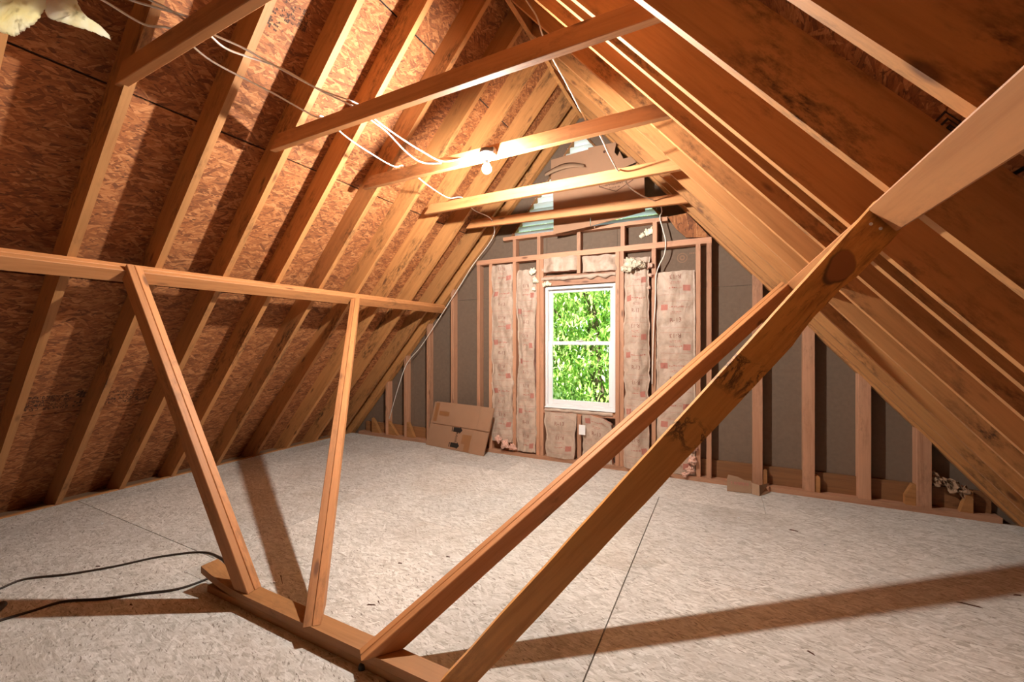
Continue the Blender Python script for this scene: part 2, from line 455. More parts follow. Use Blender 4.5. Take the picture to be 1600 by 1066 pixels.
YSL = [.975, 1.395, 1.82, 2.235, 2.66, 3.095, 3.51, 3.93, 4.36]
ysl = [.975-.421*k for k in range(8, 0, -1)]+YSL+[4.588, 4.640]
YSR = [1.095, 1.555, 1.975, 2.125, 2.40, 2.815, 3.225, 3.65, 4.06, 4.40]
ysr = [1.095-.43*k for k in range(8, 0, -1)]+YSR+[4.588, 4.640]
cl = build_slope('L', ysl, 'left roof slope of orange strand board between brown rafters')
cr = build_slope('R', ysr, 'right roof slope with closely seen deep brown rafters')
# ridge board in two lengths
rb = struct(box('trim_1', (XRG-.02, YB, 4.035), (XRG+.018, 3.75, 4.22), 'rafter'), 'ridge board running along the peak')
box('ridge_board', (XRG-.027, 3.75, 4.03), (XRG+.012, 4.71, 4.22), 'rafter', rb)

# ------------------------------------------------------------------ gable wall
wb = empty('wall_back', (-1.5, YG, 0)); struct(wb, 'open stud gable wall with grey-brown sheathing around the window')
WX0, WX1, WZ0, WZ1 = -1.915, -1.065, .62, 2.07    # window opening
VL, VR, VA, VZ = -2.40, -.57, (-1.49, 3.88), 2.735  # vent triangle
def roof_clip(p, off):
    p = clip_poly(p, -SL, 1, -SL*XL+off*DL); return clip_poly(p, SR, 1, SR*XR+off*DR)
xs = [-5.45, -3.98, -2.84, WX0, WX1, -.23, .69, 1.48, 2.4]
zs_low = [-.3, WZ0, 1.97, WZ1, VZ]
cells = []
for a, b in zip(xs, xs[1:]):
    if a == WX0: cells += [(a, b, -.3, WZ0), (a, b, WZ1, VZ)]
    else: cells += [(a, b, -.3, 1.97), (a, b, 1.97, VZ)]
polys = []
for a, b, z0, z1 in cells:
    g = .0015
    p = roof_clip([(a+g, z0+g), (b-g, z0+g), (b-g, z1-g), (a+g, z1-g)], RD+.01)
    if len(p) > 2: polys.append(p)
polys.append(roof_clip([(-3.2, VZ), (VL, VZ), VA, (VA[0], 4.6), (-3.2, 4.6)], RD+.01))
polys.append(roof_clip([(VR, VZ), (.3, VZ), (.3, 4.6), (VA[0], 4.6), VA], RD+.01))
for p in polys: prism_y('sheathing_panel', p, YG, YG+.014, 'fiberboard', wb)
for p in polys: 
    prism_y('siding_panel', [(x+(-.002 if x < sum(q[0] for q in p)/len(p) else .002), z) for x, z in p], YG+.0145, YG+.05, 'siding', wb)
# plates
box('bottom_plate', (-4.97, YF-.012, 0), (1.93, YG-.002, .045), 'stud', wb)
box('rim_board', (-4.9, YG-.03, .04), (WX0-.1, YG-.001, .19), 'rim', wb)
box('rim_board', (-.2, YG-.03, .04), (1.9, YG-.001, .215), 'rim', wb)
box('top_plate', (-2.86, YF-.004, 2.402), (-.103, YG-.002, 2.462), 'stud', wb)
box('top_plate', (-2.47, YF, 2.680), (-.52, YG-.002, 2.722), 'stud', wb)
def uL(x): return SL*(x-XL)
def uR(x): return SR*(XR-x)
def stud(x0, x1, z0, z1, name='stud', d=0.0):
    box(name, (x0, YF+d, z0), (x1, YG-.002, z1), 'stud', wb, grain=2, bevel=.002)
for x0 in (-4.435, -4.085, -3.677, -3.268): stud(x0, x0+.043, .045, min(uL(x0+.02)+.09, 3))
for x0, x1 in ((-2.857, -2.812), (-2.674, -2.630), (-2.334, -2.288), (-2.013, -1.968), (-1.964, -1.920), (-1.062, -1.018), (-1.014, -.970), (-.679, -.635), (-.249, -.204), (-.150, -.104)):
    stud(x0, x1, .045, 2.402)
for x0, x1 in ((.252, .335), (.655, .742), (1.053, 1.14), (1.435, 1.528)):
    stud(x0, x1, .045, uR((x0+x1)/2)+.10)
for x0 in (-2.334, -2.005, -1.505, -1.005, -.668): stud(x0, x0+.045, 2.462, 2.68, 'cripple_stud')
stud(-1.505, -1.462, 2.20, 2.402, 'cripple_stud')
stud(-1.50, -1.452, .045, .56, 'cripple_stud')
box('header_board', (WX0-.006, YF+.02, WZ1+.008), (WX1+.004, YG-.002, 2.20), 'stud', wb)
box('rough_sill', (WX0-.006, YF+.005, .56), (WX1+.004, YG-.002, .60), 'stud', wb)
box('rough_sill', (WX0-.006, YF+.03, .60), (WX1+.004, YG-.002, .618), 'plate_wood', wb)
# scab blocks and wedges at the stud feet
def wedge(poly, y0=YF+.01, y1=YF+.06): prism_y('wedge_block', poly, y0, y1, 'plate_wood', wb)
wedge([(.337, .045), (.372, .045), (.372, .19), (.355, .20), (.337, .19)])
wedge([(.744, .045), (.782, .045), (.782, .185), (.765, .20), (.744, .19)])
wedge([(1.365, .045), (1.433, .045), (1.433, .22), (1.41, .22), (1.365, .12)])
wedge([(1.70, .045), (1.775, .045), (1.775, .22), (1.745, .22)])
wedge([(-4.72, .045), (-4.56, .045), (-4.69, .24), (-4.72, .26)])
wedge([(-4.39, .045), (-4.22, .045), (-4.37, .22), (-4.39, .24)])
wedge([(-4.04, .045), (-3.91, .045), (-3.95, .13), (-4.02, .26), (-4.04, .25)])
g = [(1043, 339), (1073, 333), (1110, 371), (1072, 371), (1056, 357)]
prism_y('gusset_board', [(atY(x, y, YF).x, atY(x, y, YF).z) for x, y in g], YF-.003, YF+.03, 'osb_roof', wb)
# faint round emblem printed on the sheathing
c0 = atY(1066, 403, YG-.003)
vs = []; fs = []
for ring, (r0, r1) in enumerate(((.042, .052), (.012, .028))):
    n0 = len(vs)
    for k in range(25):
        a = 2*math.pi*k/24
        for r in (r0, r1): vs.append((r*math.cos(a), 0, r*math.sin(a)))
    for k in range(24): fs.append((n0+2*k, n0+2*k+1, n0+2*k+3, n0+2*k+2))
for k in range(5):
    x = .07+.018*k; n0 = len(vs); vs += [(x, 0, .03), (x+.012, 0, .034), (x+.012, 0, .05), (x, 0, .046)]; fs.append((n0, n0+1, n0+2, n0+3))
mesh('printed_emblem', vs, fs, 'orange_ink', wb, Matrix.Translation(c0))
# wall behind the camera
wf = struct(empty('wall_front', (-1.5, YB, 0)), 'plain strand board wall closing the attic')
prism_y('sheathing_panel', roof_clip([(-5.6, -.3), (2.6, -.3), (2.6, 4.6), (-5.6, 4.6)], RD+.01), YB-.03, YB, 'osb_roof', wf)

# ------------------------------------------------------------------ window
wn = struct(empty('window_1', (-1.49, YF+.06, WZ0)), 'white vinyl single-hung window')
def ring(name, x0, x1, z0, z1, wl, wt, wbm, y0, y1, mat, parent, bev=.004):
    bm = bmesh.new()
    for a, b in (((x0, z0), (x0+wl, z1)), ((x1-wl, z0), (x1, z1)), ((x0+wl, z1-wt), (x1-wl, z1)), ((x0+wl, z0), (x1-wl, z0+wbm))):
        vs = [bm.verts.new((x-x0, y-y0, z-z0)) for x, y, z in boxv((a[0], y0, a[1]), (b[0], y1, b[1]))]
        for f in BOXF: bm.faces.new([vs[i] for i in f])
    bmesh.ops.bevel(bm, geom=bm.edges[:], offset=bev, segments=1, affect='EDGES')
    return from_bm(name, bm, mat, parent, Matrix.Translation((x0, y0, z0)))
X0, X1, Z0, Z1 = WX0+.004, WX1-.004, WZ0+.004, WZ1-.004
ring('window_frame', X0, X1, Z0, Z1, .030, .030, .045, YF+.035, YG+.045, 'vinyl', wn)
ring('window_flange', X0-.03, X1+.03, Z0-.03, Z1+.03, .026, .026, .026, YG+.046, YG+.054, 'vinyl', wn, .001)
ZM = 1.395
us = ring('upper_sash', X0+.030, X1-.030, ZM-.02, Z1-.030, .042, .040, .040, YG-.005, YG+.025, 'vinyl', wn)
mesh('pane', boxv((X0+.06, YG+.008, ZM), (X1-.06, YG+.012, Z1-.06)), BOXF, 'glass', us)
ls = ring('lower_sash', X0+.030, X1-.030, Z0+.045, ZM+.022, .050, .045, .052, YG-.04, YG-.008, 'vinyl', wn)
mesh('pane', boxv((X0+.07, YG-.026, Z0+.09), (X1-.07, YG-.022, ZM-.015)), BOXF, 'glass', ls)
box('sash_lock', (-1.53, YG-.055, ZM+.022), (-1.45, YG-.02, ZM+.034), 'vinyl', ls, bevel=.003)
box('stool', (X0-.002, YF+.012, Z0-.001), (X1+.002, YF+.06, Z0+.014), 'vinyl', wn, bevel=.003)

# ------------------------------------------------------------------ gable vent
gv = empty('gable_vent', (VA[0], YG, VZ)); tag(gv, 'white louvered triangular vent in the gable peak behind cardboard', 'vent')
def vx(z):
    s = (z-VZ)/(VA[1]-VZ); return VL+(VA[0]-VL)*s, VR+(VA[0]-VR)*s
nsl = 24
for k in range(nsl):
    z = VZ+.030+k*.066; a, b = vx(z-.01)
    if b-a < .06: break
    m = mesh('slat', boxv((-(b-a)/2, -.042, -.004), ((b-a)/2, .042, .004)), BOXF, 'louver', gv,
             Matrix.Translation(((a+b)/2, YG+.03, z)) @ Matrix.Rotation(math.radians(-24), 4, 'X'))
for pa, pb in (((VL, VZ), VA), ((VR, VZ), VA)):
    board('vent_frame', (pa[0], YG+.02, pa[1]), (pb[0], YG+.02, pb[1]), .07, .022, (0, 0, 1), 'rim', gv)
board('vent_frame', (VL, YG+.02, VZ), (VR, YG+.02, VZ), .07, .022, (0, 0, 1), 'rim', gv)

# ------------------------------------------------------------------ collar ties
TIES = [(.925, .975, .96), (1.755, 1.755, 1.73), (2.56, 2.56, 2.52), (3.37, 3.37, 3.35), (4.14, 4.10, 4.20)]
tl = ['collar tie nearest the hanging fiberglass tuft', 'dark collar tie with white cables passing over it', 'collar tie that carries the lit bare bulb',
      'collar tie between the bulb tie and the gable cardboard', 'collar tie right in front of the cardboard-covered vent']
tiez = [(2.71, 2.712), (2.71, 2.71), (2.712, 2.708), (2.715, 2.712), (2.745, 2.715)]
TIE = []
for i, ((yc, yl, yr), lb) in enumerate(zip(TIES, tl)):
    zl, zr = tiez[i]
    yl2 = yl; 
    yl_, yr_ = (yl, yr) if i else (.952, .94)
    xl = XL+(zl)/SL-.10; xr = XR-zr/SR+.11
    t = .043
    o = board('collar_tie', (xl, yl_+t/2, zl+.047), (xr, yr_+t/2, zr+.047), t, .094, (0, 0, 1), 'lumber',
              cuts=[((XL+zl/SL-.045, 0, zl), (-1, 0, .9)), ((XR-zr/SR+.06, 0, zr), (1, 0, .9))] if i != 1 else [((XL+zl/SL-.045, 0, zl), (-1, 0, .9))])
    tag(o, lb, 'beam', 'collar ties across the attic'); TIE.append(o)

# ------------------------------------------------------------------ purlins, braces, base plate
def purlin(side, y0, y1, label):
    ex, ey, ez, o = slope_frame(side)
    if side == 'L': p0 = Vector((-3.404, 0, 1.915))
    else: p0 = Vector((.4315, 0, 1.8545))
    root = empty('purlin', (p0.x, 2.3, p0.z)); wdt = .092 if side == 'L' else .098
    for k in range(2):
        c = p0-ez*(.0205+.040*k-.002)-ex*(wdt/2)
        bo = board('board', c+Vector((0, y0, 0)), c+Vector((0, 1.54 if side == 'R' and k else y1, 0)), wdt, .039, ez, 'lumber', root, bevel=.003)
    return tag(root, label, 'beam', 'doubled purlins under the rafters')
purlin('L', YB+.02, 4.63, 'long doubled purlin under the strand board slope opposite the extension cord side')
bpy.data.objects['purlin']['label'] = 'doubled wooden purlin holding the rafters above the coiled brown cord'
purlin('R', YB+.02, 4.55, 'doubled wooden purlin on the slope with bare deep rafters')
def pairbrace(p0, p1, label, w=.092, n=2, mat='lumber', cuts=(), t=.039, off0=0.0, name='diagonal_brace'):
    p0 = Vector(p0); p1 = Vector(p1); d = p1-p0; side = Vector((0, 0, 1)).cross(d).normalized()
    root = empty(name, p0)
    for k in range(n):
        o_ = side*((k-(n-1)/2)*(t+.002))
        board('board', p0+o_, p1+o_, w, t, side, mat, root, cuts=cuts, ext=.15)
    return tag(root, label, 'beam', 'diagonal braces rising from the base plate')
ZB = .079
floorcut = ((0, 0, ZB-.001), (0, 0, -1))
exL, eyL, ezL, oL = slope_frame('L'); exR, eyR, ezR, oR = slope_frame('R')
PLo = Vector((-3.404, 0, 1.915))-ezL*.078
PRo = Vector((.4315, 0, 1.8545))-ezR*.0385
def leg(bot, top, label, pl, ez, **kw):
    return pairbrace(bot, top, label, cuts=[floorcut, (pl, ez)], **kw)
leg((-2.298, 1.355, ZB), (-3.375, 1.262, 1.86), 'doubled brace leaning from base plate end to the cord-side purlin', PLo+ezL*.03, ezL)
leg((-1.775, 1.365, ZB), (-3.385, 3.085, 1.84), 'doubled brace reaching back from base plate to the cord-side purlin', PLo+ezL*.02, ezL)
leg((-1.325, 1.352, ZB), (.375, 3.52, 1.765), 'doubled brace with a round knot reaching back to the rafter-side purlin', PRo, ezR)

def knots_spec(spots, lines):
    def f(t, loc, c):
        wv = N(t, 'ShaderNodeTexNoise'); wv.inputs['Scale'].default_value = 9; wv.inputs['Detail'].default_value = 4
        t.links.new(loc, wv.inputs['Vector'])
        sc = N(t, 'ShaderNodeVectorMath', operation='SCALE'); sc.inputs['Scale'].default_value = .045
        sb = N(t, 'ShaderNodeVectorMath', operation='SUBTRACT'); sb.inputs[1].default_value = (.5, .5, .5)
        t.links.new(wv.outputs['Color'], sb.inputs[0]); t.links.new(sb.outputs[0], sc.inputs[0])
        ad = N(t, 'ShaderNodeVectorMath', operation='ADD'); t.links.new(loc, ad.inputs[0]); t.links.new(sc.outputs[0], ad.inputs[1])
        for (x, y, r, sx, col, halo) in spots:
            s = N(t, 'ShaderNodeVectorMath', operation='SUBTRACT'); s.inputs[1].default_value = (x, y, 0); t.links.new(ad.outputs[0], s.inputs[0])
            m_ = N(t, 'ShaderNodeVectorMath', operation='MULTIPLY'); m_.inputs[1].default_value = (sx, 1, .15); t.links.new(s.outputs[0], m_.inputs[0])
            l = N(t, 'ShaderNodeVectorMath', operation='LENGTH'); t.links.new(m_.outputs[0], l.inputs[0])
            if halo:
                rr = ramp(t, math_(t, 'DIVIDE', l.outputs['Value'], r), [(.80, (0, 0, 0)), (.94, (1, 1, 1)), (1.0, (0, 0, 0))])
            else:
                rr = ramp(t, math_(t, 'DIVIDE', l.outputs['Value'], r), [(.85, (1, 1, 1)), (1.0, (0, 0, 0))])
            c = mixc(t, math_(t, 'MULTIPLY', rr.outputs[0], .8), c, col)
        return c
    return f
# near brace: a waney, spalted board
bot = Vector((-.932, 1.352, ZB)); top = Vector((.409, 1.568, 1.766))
def spalt(t, loc, c):
    sp = N(t, 'ShaderNodeSeparateXYZ'); t.links.new(loc, sp.inputs[0])
    fib = noise(t, mapped(t, loc, (5, 34, 10)), 1, 6, .7, 2.5)      # swirling fibre around the knots
    zone = ramp(t, math_(t, 'MULTIPLY', sp.outputs[0], .4), [(.64, (0, 0, 0)), (.72, (1, 1, 1))])
    fm = ramp(t, fib, [(.52, (0, 0, 0)), (.66, (1, 1, 1))])
    c = mixc(t, math_(t, 'MULTIPLY', math_(t, 'MULTIPLY', fm.outputs[0], zone.outputs[0]), .75), c, (.16, .055, .012))
    n = noise(t, mapped(t, loc, (9, 9, 3)), 1, 6, .68, .8)           # thin dark zone lines
    ln = ramp(t, math_(t, 'ABSOLUTE', math_(t, 'SUBTRACT', n, .5)), [(.0, (1, 1, 1)), (.05, (0, 0, 0))])
    z2 = ramp(t, math_(t, 'MULTIPLY', sp.outputs[0], .4), [(.505, (0, 0, 0)), (.525, (1, 1, 1)), (.545, (1, 1, 1)), (.56, (0, 0, 0)), (.60, (0, 0, 0)), (.615, (1, 1, 1)), (.65, (1, 1, 1)), (.66, (0, 0, 0))])
    c = mixc(t, math_(t, 'MULTIPLY', math_(t, 'MULTIPLY', ln.outputs[0], z2.outputs[0]), .9), c, (.05, .02, .008))
    return knots_spec([(1.995, -.006, .036, .60, (.03, .012, .006), False), (2.003, -.004, .032, .60, (.34, .12, .035), False)], [])(t, loc, c)
M['spalted'] = mat_wood('spalted_wood', (.56, .255, .058), (.42, .165, .032), .5, rough=.5, knots=False, stain_col=(.12, .045, .012), spec=spalt)
d = (top-bot); Lb = d.length; side = Vector((0, 0, 1)).cross(d).normalized()
R = frame(d, side).to_4x4()
out_lo = []; out_hi = []
nb = 46
for i in range(nb+1):
    x = -.2+(Lb+.2+.05)*i/nb
    lo = -.049+.003*mnoise.noise(Vector((x*4, 1, 0)))
    hi = .049+.0025*mnoise.noise(Vector((x*5, 9, 0)))
    out_lo.append((x, lo)); out_hi.append((x, hi))
def nick(lst, x0, dx, dep):
    return [(x, y+dep*math.exp(-((x-x0)/dx)**2)) for x, y in lst]
out_hi = nick(out_hi, 1.93, .03, -.016); out_hi = nick(out_hi, 1.83, .045, -.012)
poly = out_lo+out_hi[::-1]; n = len(poly); tt = .04
vs = [(x, y, -tt/2) for x, y in poly]+[(x, y, tt/2) for x, y in poly]
fs = [(i, i+1, n-2-i, n-1-i) for i in range(nb)]+[(n+n-1-i, n+n-2-i, n+i+1, n+i) for i in range(nb)]+[(i, (i+1) % n, n+(i+1) % n, n+i) for i in range(n)]
m4 = Matrix.Translation(bot) @ R
bm = bmesh.new(); bv = [bm.verts.new(v) for v in vs]
for f_ in fs: bm.faces.new([bv[i] for i in f_])
inv = m4.inverted()
for co, no in (floorcut, (PRo, ezR)):
    r = bmesh.ops.bisect_plane(bm, geom=bm.verts[:]+bm.edges[:]+bm.faces[:], dist=1e-5, plane_co=inv @ Vector(co), plane_no=inv.to_3x3() @ Vector(no), clear_outer=True)
    bmesh.ops.holes_fill(bm, edges=[e for e in bm.edges if e.is_boundary], sides=0)
root = empty('diagonal_brace', bot)
from_bm('board', bm, 'spalted', root, m4)
tag(root, 'spalted orange brace board with big dark oval knot and waney edge', 'beam', 'diagonal braces rising from the base plate')
for px, py in ((1361, 350), (1376, 357)):
    q = bot+d*.96
    dd = ray(px, py); k = (bot-side*(tt/2)-O).dot(side)/dd.dot(side); pt = O+dd*k
    lathe('nail_head', [(.0, .0015), (.0045, .0012), (.005, 0), (.005, -.004)], 'paper_white', root, Matrix.Translation(pt) @ frame(d, -side).to_4x4(), 10)

bp = empty('base_plate', (-1.6, 1.35, 0)); tag(bp, 'doubled floor plate whose upper board curls up at its end', 'beam')
board('board', (-2.60, 1.352, .0195), (-.42, 1.352, .0195), .090, .039, (0, 0, 1), 'plate_wood', bp, bevel=.003)
board('board', (-2.66, 1.350, .0585), (-.42, 1.350, .0585), .090, .039, (0, 0, 1), 'plate_wood', bp, nseg=24,
      warp=lambda x: (.055*max(0, (.42-x)/.42)**2))

# ------------------------------------------------------------------ bare bulb
YT2 = 2.56
bc = atY(760, 262, 2.50)
lb_ = empty('bare_bulb_light', (bc.x, 2.50, 2.71)); tag(lb_, 'lit bare bulb in a grey socket screwed to a collar tie', 'lamp')
T = Matrix.Translation
lathe('socket_base', [(.0, .105), (.045, .105), (.052, .095), (.052, .075), (.036, .062), (.026, .055), (.024, .030), (.0, .030)], 'socket', lb_, T((bc.x, 2.505, bc.z+.02)))
lathe('bulb_neck', [(.014, .040), (.018, .030), (.020, .022)], 'paper_white', lb_, T((bc.x, 2.505, bc.z)))
lathe('bulb_globe', [(.018, .026), (.026, .014), (.031, .0), (.032, -.010), (.029, -.023), (.020, -.034), (.010, -.039), (.0, -.041)], 'bulb', lb_, T((bc.x, 2.505, bc.z)), 20)
board('mounting_block', (bc.x-.05, 2.53, bc.z+.11), (bc.x+.06, 2.53, bc.z+.11), .07, .05, (0, 0, 1), 'socket', lb_)

# ------------------------------------------------------------------ cables
def cab(name, pts, label, r=.0048): return tag(tube(name, pts, r, 'cable'), label, 'cable', 'white cables strung over the ties')
Zc = 2.822
def xy(px, py, Y, dz=0): p = atY(px, py, Y); p.z += dz; return p
cab('electrical_cable', [atZ(100, -30, 2.80), atZ(160, 0, 2.795), atZ(225, 38, 2.80), Vector((atY(272, 64, .975).x, .975, Zc)), atZ(330, 95, 2.79), atZ(420, 142, 2.775), atZ(490, 181, 2.80),
     Vector((atY(505, 190, 1.775).x, 1.775, Zc)), atZ(540, 213, 2.79), atZ(575, 237, 2.77), atZ(615, 260, 2.80), Vector((atY(633, 268, 2.58).x, 2.58, Zc)),
     atZ(665, 287, 2.78), atZ(700, 309, 2.78), Vector((atY(722, 316, 3.39).x, 3.39, Zc)), atZ(740, 328, 2.80), atZ(765, 340, 2.79), atY(772, 354, 4.3)],
    'single white cable running straight over every collar tie to the gable')
cab('electrical_cable', [atZ(170, -18, 2.80), atZ(205, 0, 2.80), atZ(245, 12, 2.80), Vector((atY(300, 30, .975).x, .975, Zc)), atZ(330, 52, 2.79), atZ(380, 75, 2.79), atZ(430, 103, 2.79), atZ(500, 140, 2.80),
     Vector((atY(560, 168, 1.775).x, 1.775, Zc)), atZ(585, 186, 2.79), atZ(625, 215, 2.78), atZ(660, 237, 2.775), atZ(690, 252, 2.75), xy(720, 248, 2.545), xy(745, 240, 2.545)],
    'upper cable of the pair leading to the bulb')
cab('electrical_cable', [atZ(200, -18, 2.81), atZ(235, 0, 2.81), atZ(265, 15, 2.81), Vector((atY(298, 33, .98).x, .98, Zc-.012)), atZ(322, 50, 2.77), atZ(350, 74, 2.76), atZ(385, 88, 2.77), atZ(440, 107, 2.80), atZ(500, 141, 2.81),
     Vector((atY(556, 170, 1.78).x, 1.78, Zc-.012)), atZ(580, 188, 2.78), atZ(605, 207, 2.76), atZ(635, 238, 2.74), atZ(660, 254, 2.73), xy(690, 255, 2.55), xy(720, 250, 2.55), xy(748, 240, 2.55)],
    'sagging lower cable of the pair leading to the bulb')
cab('electrical_cable', [xy(775, 235, 2.545), xy(800, 230, 2.545), xy(840, 222, 2.545), xy(875, 213, 2.545), xy(905, 198, 2.55), xy(915, 191, 2.56), xy(908, 175, 2.56), xy(885, 130, 2.57), xy(862, 88, 2.58), xy(848, 55, 2.60), xy(838, 25, 2.62), xy(822, 0, 2.64), xy(805, -25, 2.66)],
    'white cable climbing from the bulb tie to the ridge', .0055)
cab('electrical_cable', [xy(905, 200, 2.55), xy(925, 195, 2.60), xy(938, 212, 2.66), xy(950, 238, 2.90), xy(965, 266, 3.25), Vector((atY(970, 270, 3.39).x, 3.39, 2.80)), xy(982, 290, 3.6), xy(1000, 304, 3.9), xy(1018, 312, 4.12),
     xy(1030, 318, 4.3), xy(1034, 330, 4.5), xy(1031, 340, 4.57), xy(1036, 360, 4.575), xy(1040, 378, 4.58), xy(1038, 398, 4.585), xy(1030, 415, 4.59), xy(1025, 432, 4.585), xy(1024, 470, 4.575), xy(1021, 520, 4.575), xy(1019, 600, 4.575)],
    'white cable dropping past the bare top plate beside kraft batts', .0055)
cab('electrical_cable', [atY(772, 354, 4.3), atY(772, 366, 4.38), atY(762, 384, 4.45), atY(739, 414, 4.50), atY(721.5, 442, 4.52), atY(703.8, 470, 4.52), atY(686, 498, 4.52), atY(658, 541, 4.53), atY(636, 568, 4.54), atY(623, 603, 4.56), atY(608, 655, 4.59)],
    'white cable hanging down the corner of slope and gable wall', .005)

# extension cord on the floor
cp = [(-60, 945), (0, 920), (40, 905), (110, 897), (180, 885), (250, 870), (315, 863), (345, 872), (353, 882), (345, 893), (330, 902), (280, 920), (220, 928), (160, 936), (100, 940), (50, 955), (0, 970), (-60, 995)]
ec = tube('extension_cord', [atZ(x, y, .0065) for x, y in cp], .0065, 'cord'); tag(ec, 'long dark brown extension cord looped on the floor', 'cord')
pl = atZ(-2, 952, .015)
e2 = empty('cord_connector', pl); tag(e2, 'rounded dark cord connector lying between the cord runs', 'plug')
lathe('connector_body', [(.0, -.045), (.012, -.045), (.019, -.032), (.019, .012), (.014, .028), (.009, .045), (.0, .046)], 'cord', e2, T(pl+Vector((0, 0, .006))) @ Matrix.Rotation(1.57, 4, 'Y') @ Matrix.Rotation(.6, 4, 'X'))
lathe('strain_relief', [(.009, .040), (.007, .075), (.0, .077)], 'cord', e2, T(pl+Vector((0, 0, .006))) @ Matrix.Rotation(1.57, 4, 'Y') @ Matrix.Rotation(.6, 4, 'X'))

# ------------------------------------------------------------------ insulation batts
def rect_uv(x0, z0, x1, z1, nx=2, nz=2):
    vs = [(x0+(x1-x0)*i/nx, z0+(z1-z0)*j/nz) for j in range(nz+1) for i in range(nx+1)]
    fs = [(j*(nx+1)+i, j*(nx+1)+i+1, (j+1)*(nx+1)+i+1, (j+1)*(nx+1)+i) for j in range(nz) for i in range(nx)]
    return vs, fs
TXT = text_mesh('R-13', .062)
def batt(px0, px1, pt, pb, label, bulge=.035, front=YF-.004, phase=0.0, seed=0, edge=.018, fold=None, prints=True, topcut=None, pinch=None, pxb=None, crum=1.0):
    ym = (pt+pb)/2
    xa = atY(px0, ym, front).x; xb = atY(px1, ym, front).x
    zt = atY((px0+px1)/2, pt, front).z; zb = max(atY((px0+px1)/2, pb, front).z, .048)
    W, Hh = xb-xa, zt-zb; nu, nv = 20, max(12, int(Hh/.025))
    def S(u, v, off=0.0):
        e = edge*mnoise.noise(Vector((seed*3.1, v*Hh*6, 0)))*(1-2*u) + edge*.6*mnoise.noise(Vector((seed*1.7+5, v*Hh*14, u)))
        x = xa+W*u+e
        if pinch: x = xa+W/2+(x-xa-W/2)*pinch(v)
        ztop = zt+.012*mnoise.noise(Vector((u*5, seed, 3)))-(topcut(u) if topcut else 0)
        z = zb+(ztop-zb)*v+.006*mnoise.noise(Vector((u*6, seed, 7)))*(1-v)
        prof = max(0, 4*u*(1-u))**.55
        yy = front+.012-bulge*prof*(.75+.5*mnoise.noise(Vector((u*1.2, v*Hh*1.6, seed))))-.020*crum*mnoise.noise(Vector((u*4, v*Hh*6, seed+2)))-.009*crum*mnoise.noise(Vector((u*11, v*Hh*15, seed+4)))
        return Vector((x, min(yy, front+.02)-off, z))
    base = Vector(((xa+xb)/2, YG-.02, zb))
    root = empty('insulation_batt', base)
    vs = []; fs = []
    for j in range(nv+1):
        for i in range(nu+1): vs.append(S(i/nu, j/nv)-base)
    for j in range(nv):
        for i in range(nu): a = j*(nu+1)+i; fs.append((a, a+1, a+nu+2, a+nu+1))
    loop = [i for i in range(nu+1)]+[j*(nu+1)+nu for j in range(1, nv+1)]+[nv*(nu+1)+i for i in range(nu-1, -1, -1)]+[j*(nu+1) for j in range(nv-1, 0, -1)]
    facing = mesh('kraft_facing', vs, fs, 'kraft', root, T(base), smooth=True)
    # fibre body behind the facing
    bv = [vs[i]+Vector((0, .004, 0)) for i in loop]; k = len(bv)
    bv += [Vector((v.x*.97, YG-.005-base.y, v.z)) for v in bv]
    mesh('fiber_body', bv, [(i, (i+1) % k, k+(i+1) % k, k+i) for i in range(k)], 'fiber_pink', root, T(base), smooth=True)
    if prints:
        red = ([], []); dk = ([], [])
        def add(dst, pv, pf):
            n0 = len(dst[0])
            for x, z in pv: dst[0].append(S(min(max(.5+x/W, .02), .98), (z-zb)/Hh, .0022)-base)
            dst[1].extend([tuple(n0+i for i in f) for f in pf])
        sc = min(1, W/.36)
        z = zt-.07+phase
        rnd = random.Random(seed)
        def ok(z_): return zb+.05 < z_ < zt-.035
        def script(zc, x0, x1, dst, h=.007):
            x = x0
            while x < x1:
                l = rnd.uniform(.008, .022)
                zz = zc+rnd.uniform(-.003, .003); add(dst, *rect_uv(x, zz, min(x+l, x1), zz+rnd.uniform(.003, h), 1, 1)); x += l+rnd.uniform(.003, .008)
        while z > zb:
            if ok(z): add(dk, [(-x*sc, z-y) for x, y, _ in TXT[0]], TXT[1])
            if ok(z-.06): script(z-.058, -.055*sc, .06*sc, red); script(z-.072, -.05*sc, .055*sc, red, .004)
            if ok(z-.125):
                add(red, *rect_uv(.075*sc, z-.152, .145*sc, z-.092, 3, 3)); script(z-.12, -.06*sc, .065*sc, red, .014)
            for q in (.185, .255, .53, .58):
                if ok(z-q): add(red, *rect_uv(-.15*sc, z-q, .15*sc, z-q+.0022, 8, 1))
            if ok(z-.315):
                add(red, *rect_uv(-.145*sc, z-.345, -.075*sc, z-.285, 3, 3)); script(z-.32, -.06*sc, .14*sc, red, .014)
            if ok(z-.38): script(z-.37, -.05*sc, .06*sc, red); script(z-.384, -.05*sc, .05*sc, red, .004)
            if ok(z-.45): add(dk, [(x*sc, z-.45+y) for x, y, _ in TXT[0]], TXT[1])
            z -= .61
        if red[0]: mesh('printed_marks', red[0], red[1], 'print_red', facing, T(base))['kind'] = 'stuff'
        if dk[0]: mesh('printed_lettering', dk[0], dk[1], 'print_dark', facing, T(base))['kind'] = 'stuff'
    # stapling flange along both long edges
    if Hh > .5:
        for u in (.015, .985):
            fv = []; ff = []
            for j in range(nv+1):
                p = S(u, j/nv)-base; sgn = -1 if u < .5 else 1
                fv += [p+Vector((-sgn*.012, -.004, 0)), p+Vector((sgn*(.006+.007*mnoise.noise(Vector((j*.7, seed, 1)))), -.007, 0))]
            for j in range(nv): ff.append((2*j, 2*j+1, 2*j+3, 2*j+2))
            mesh('flange', fv, ff, 'kraft', facing, T(base), smooth=True)
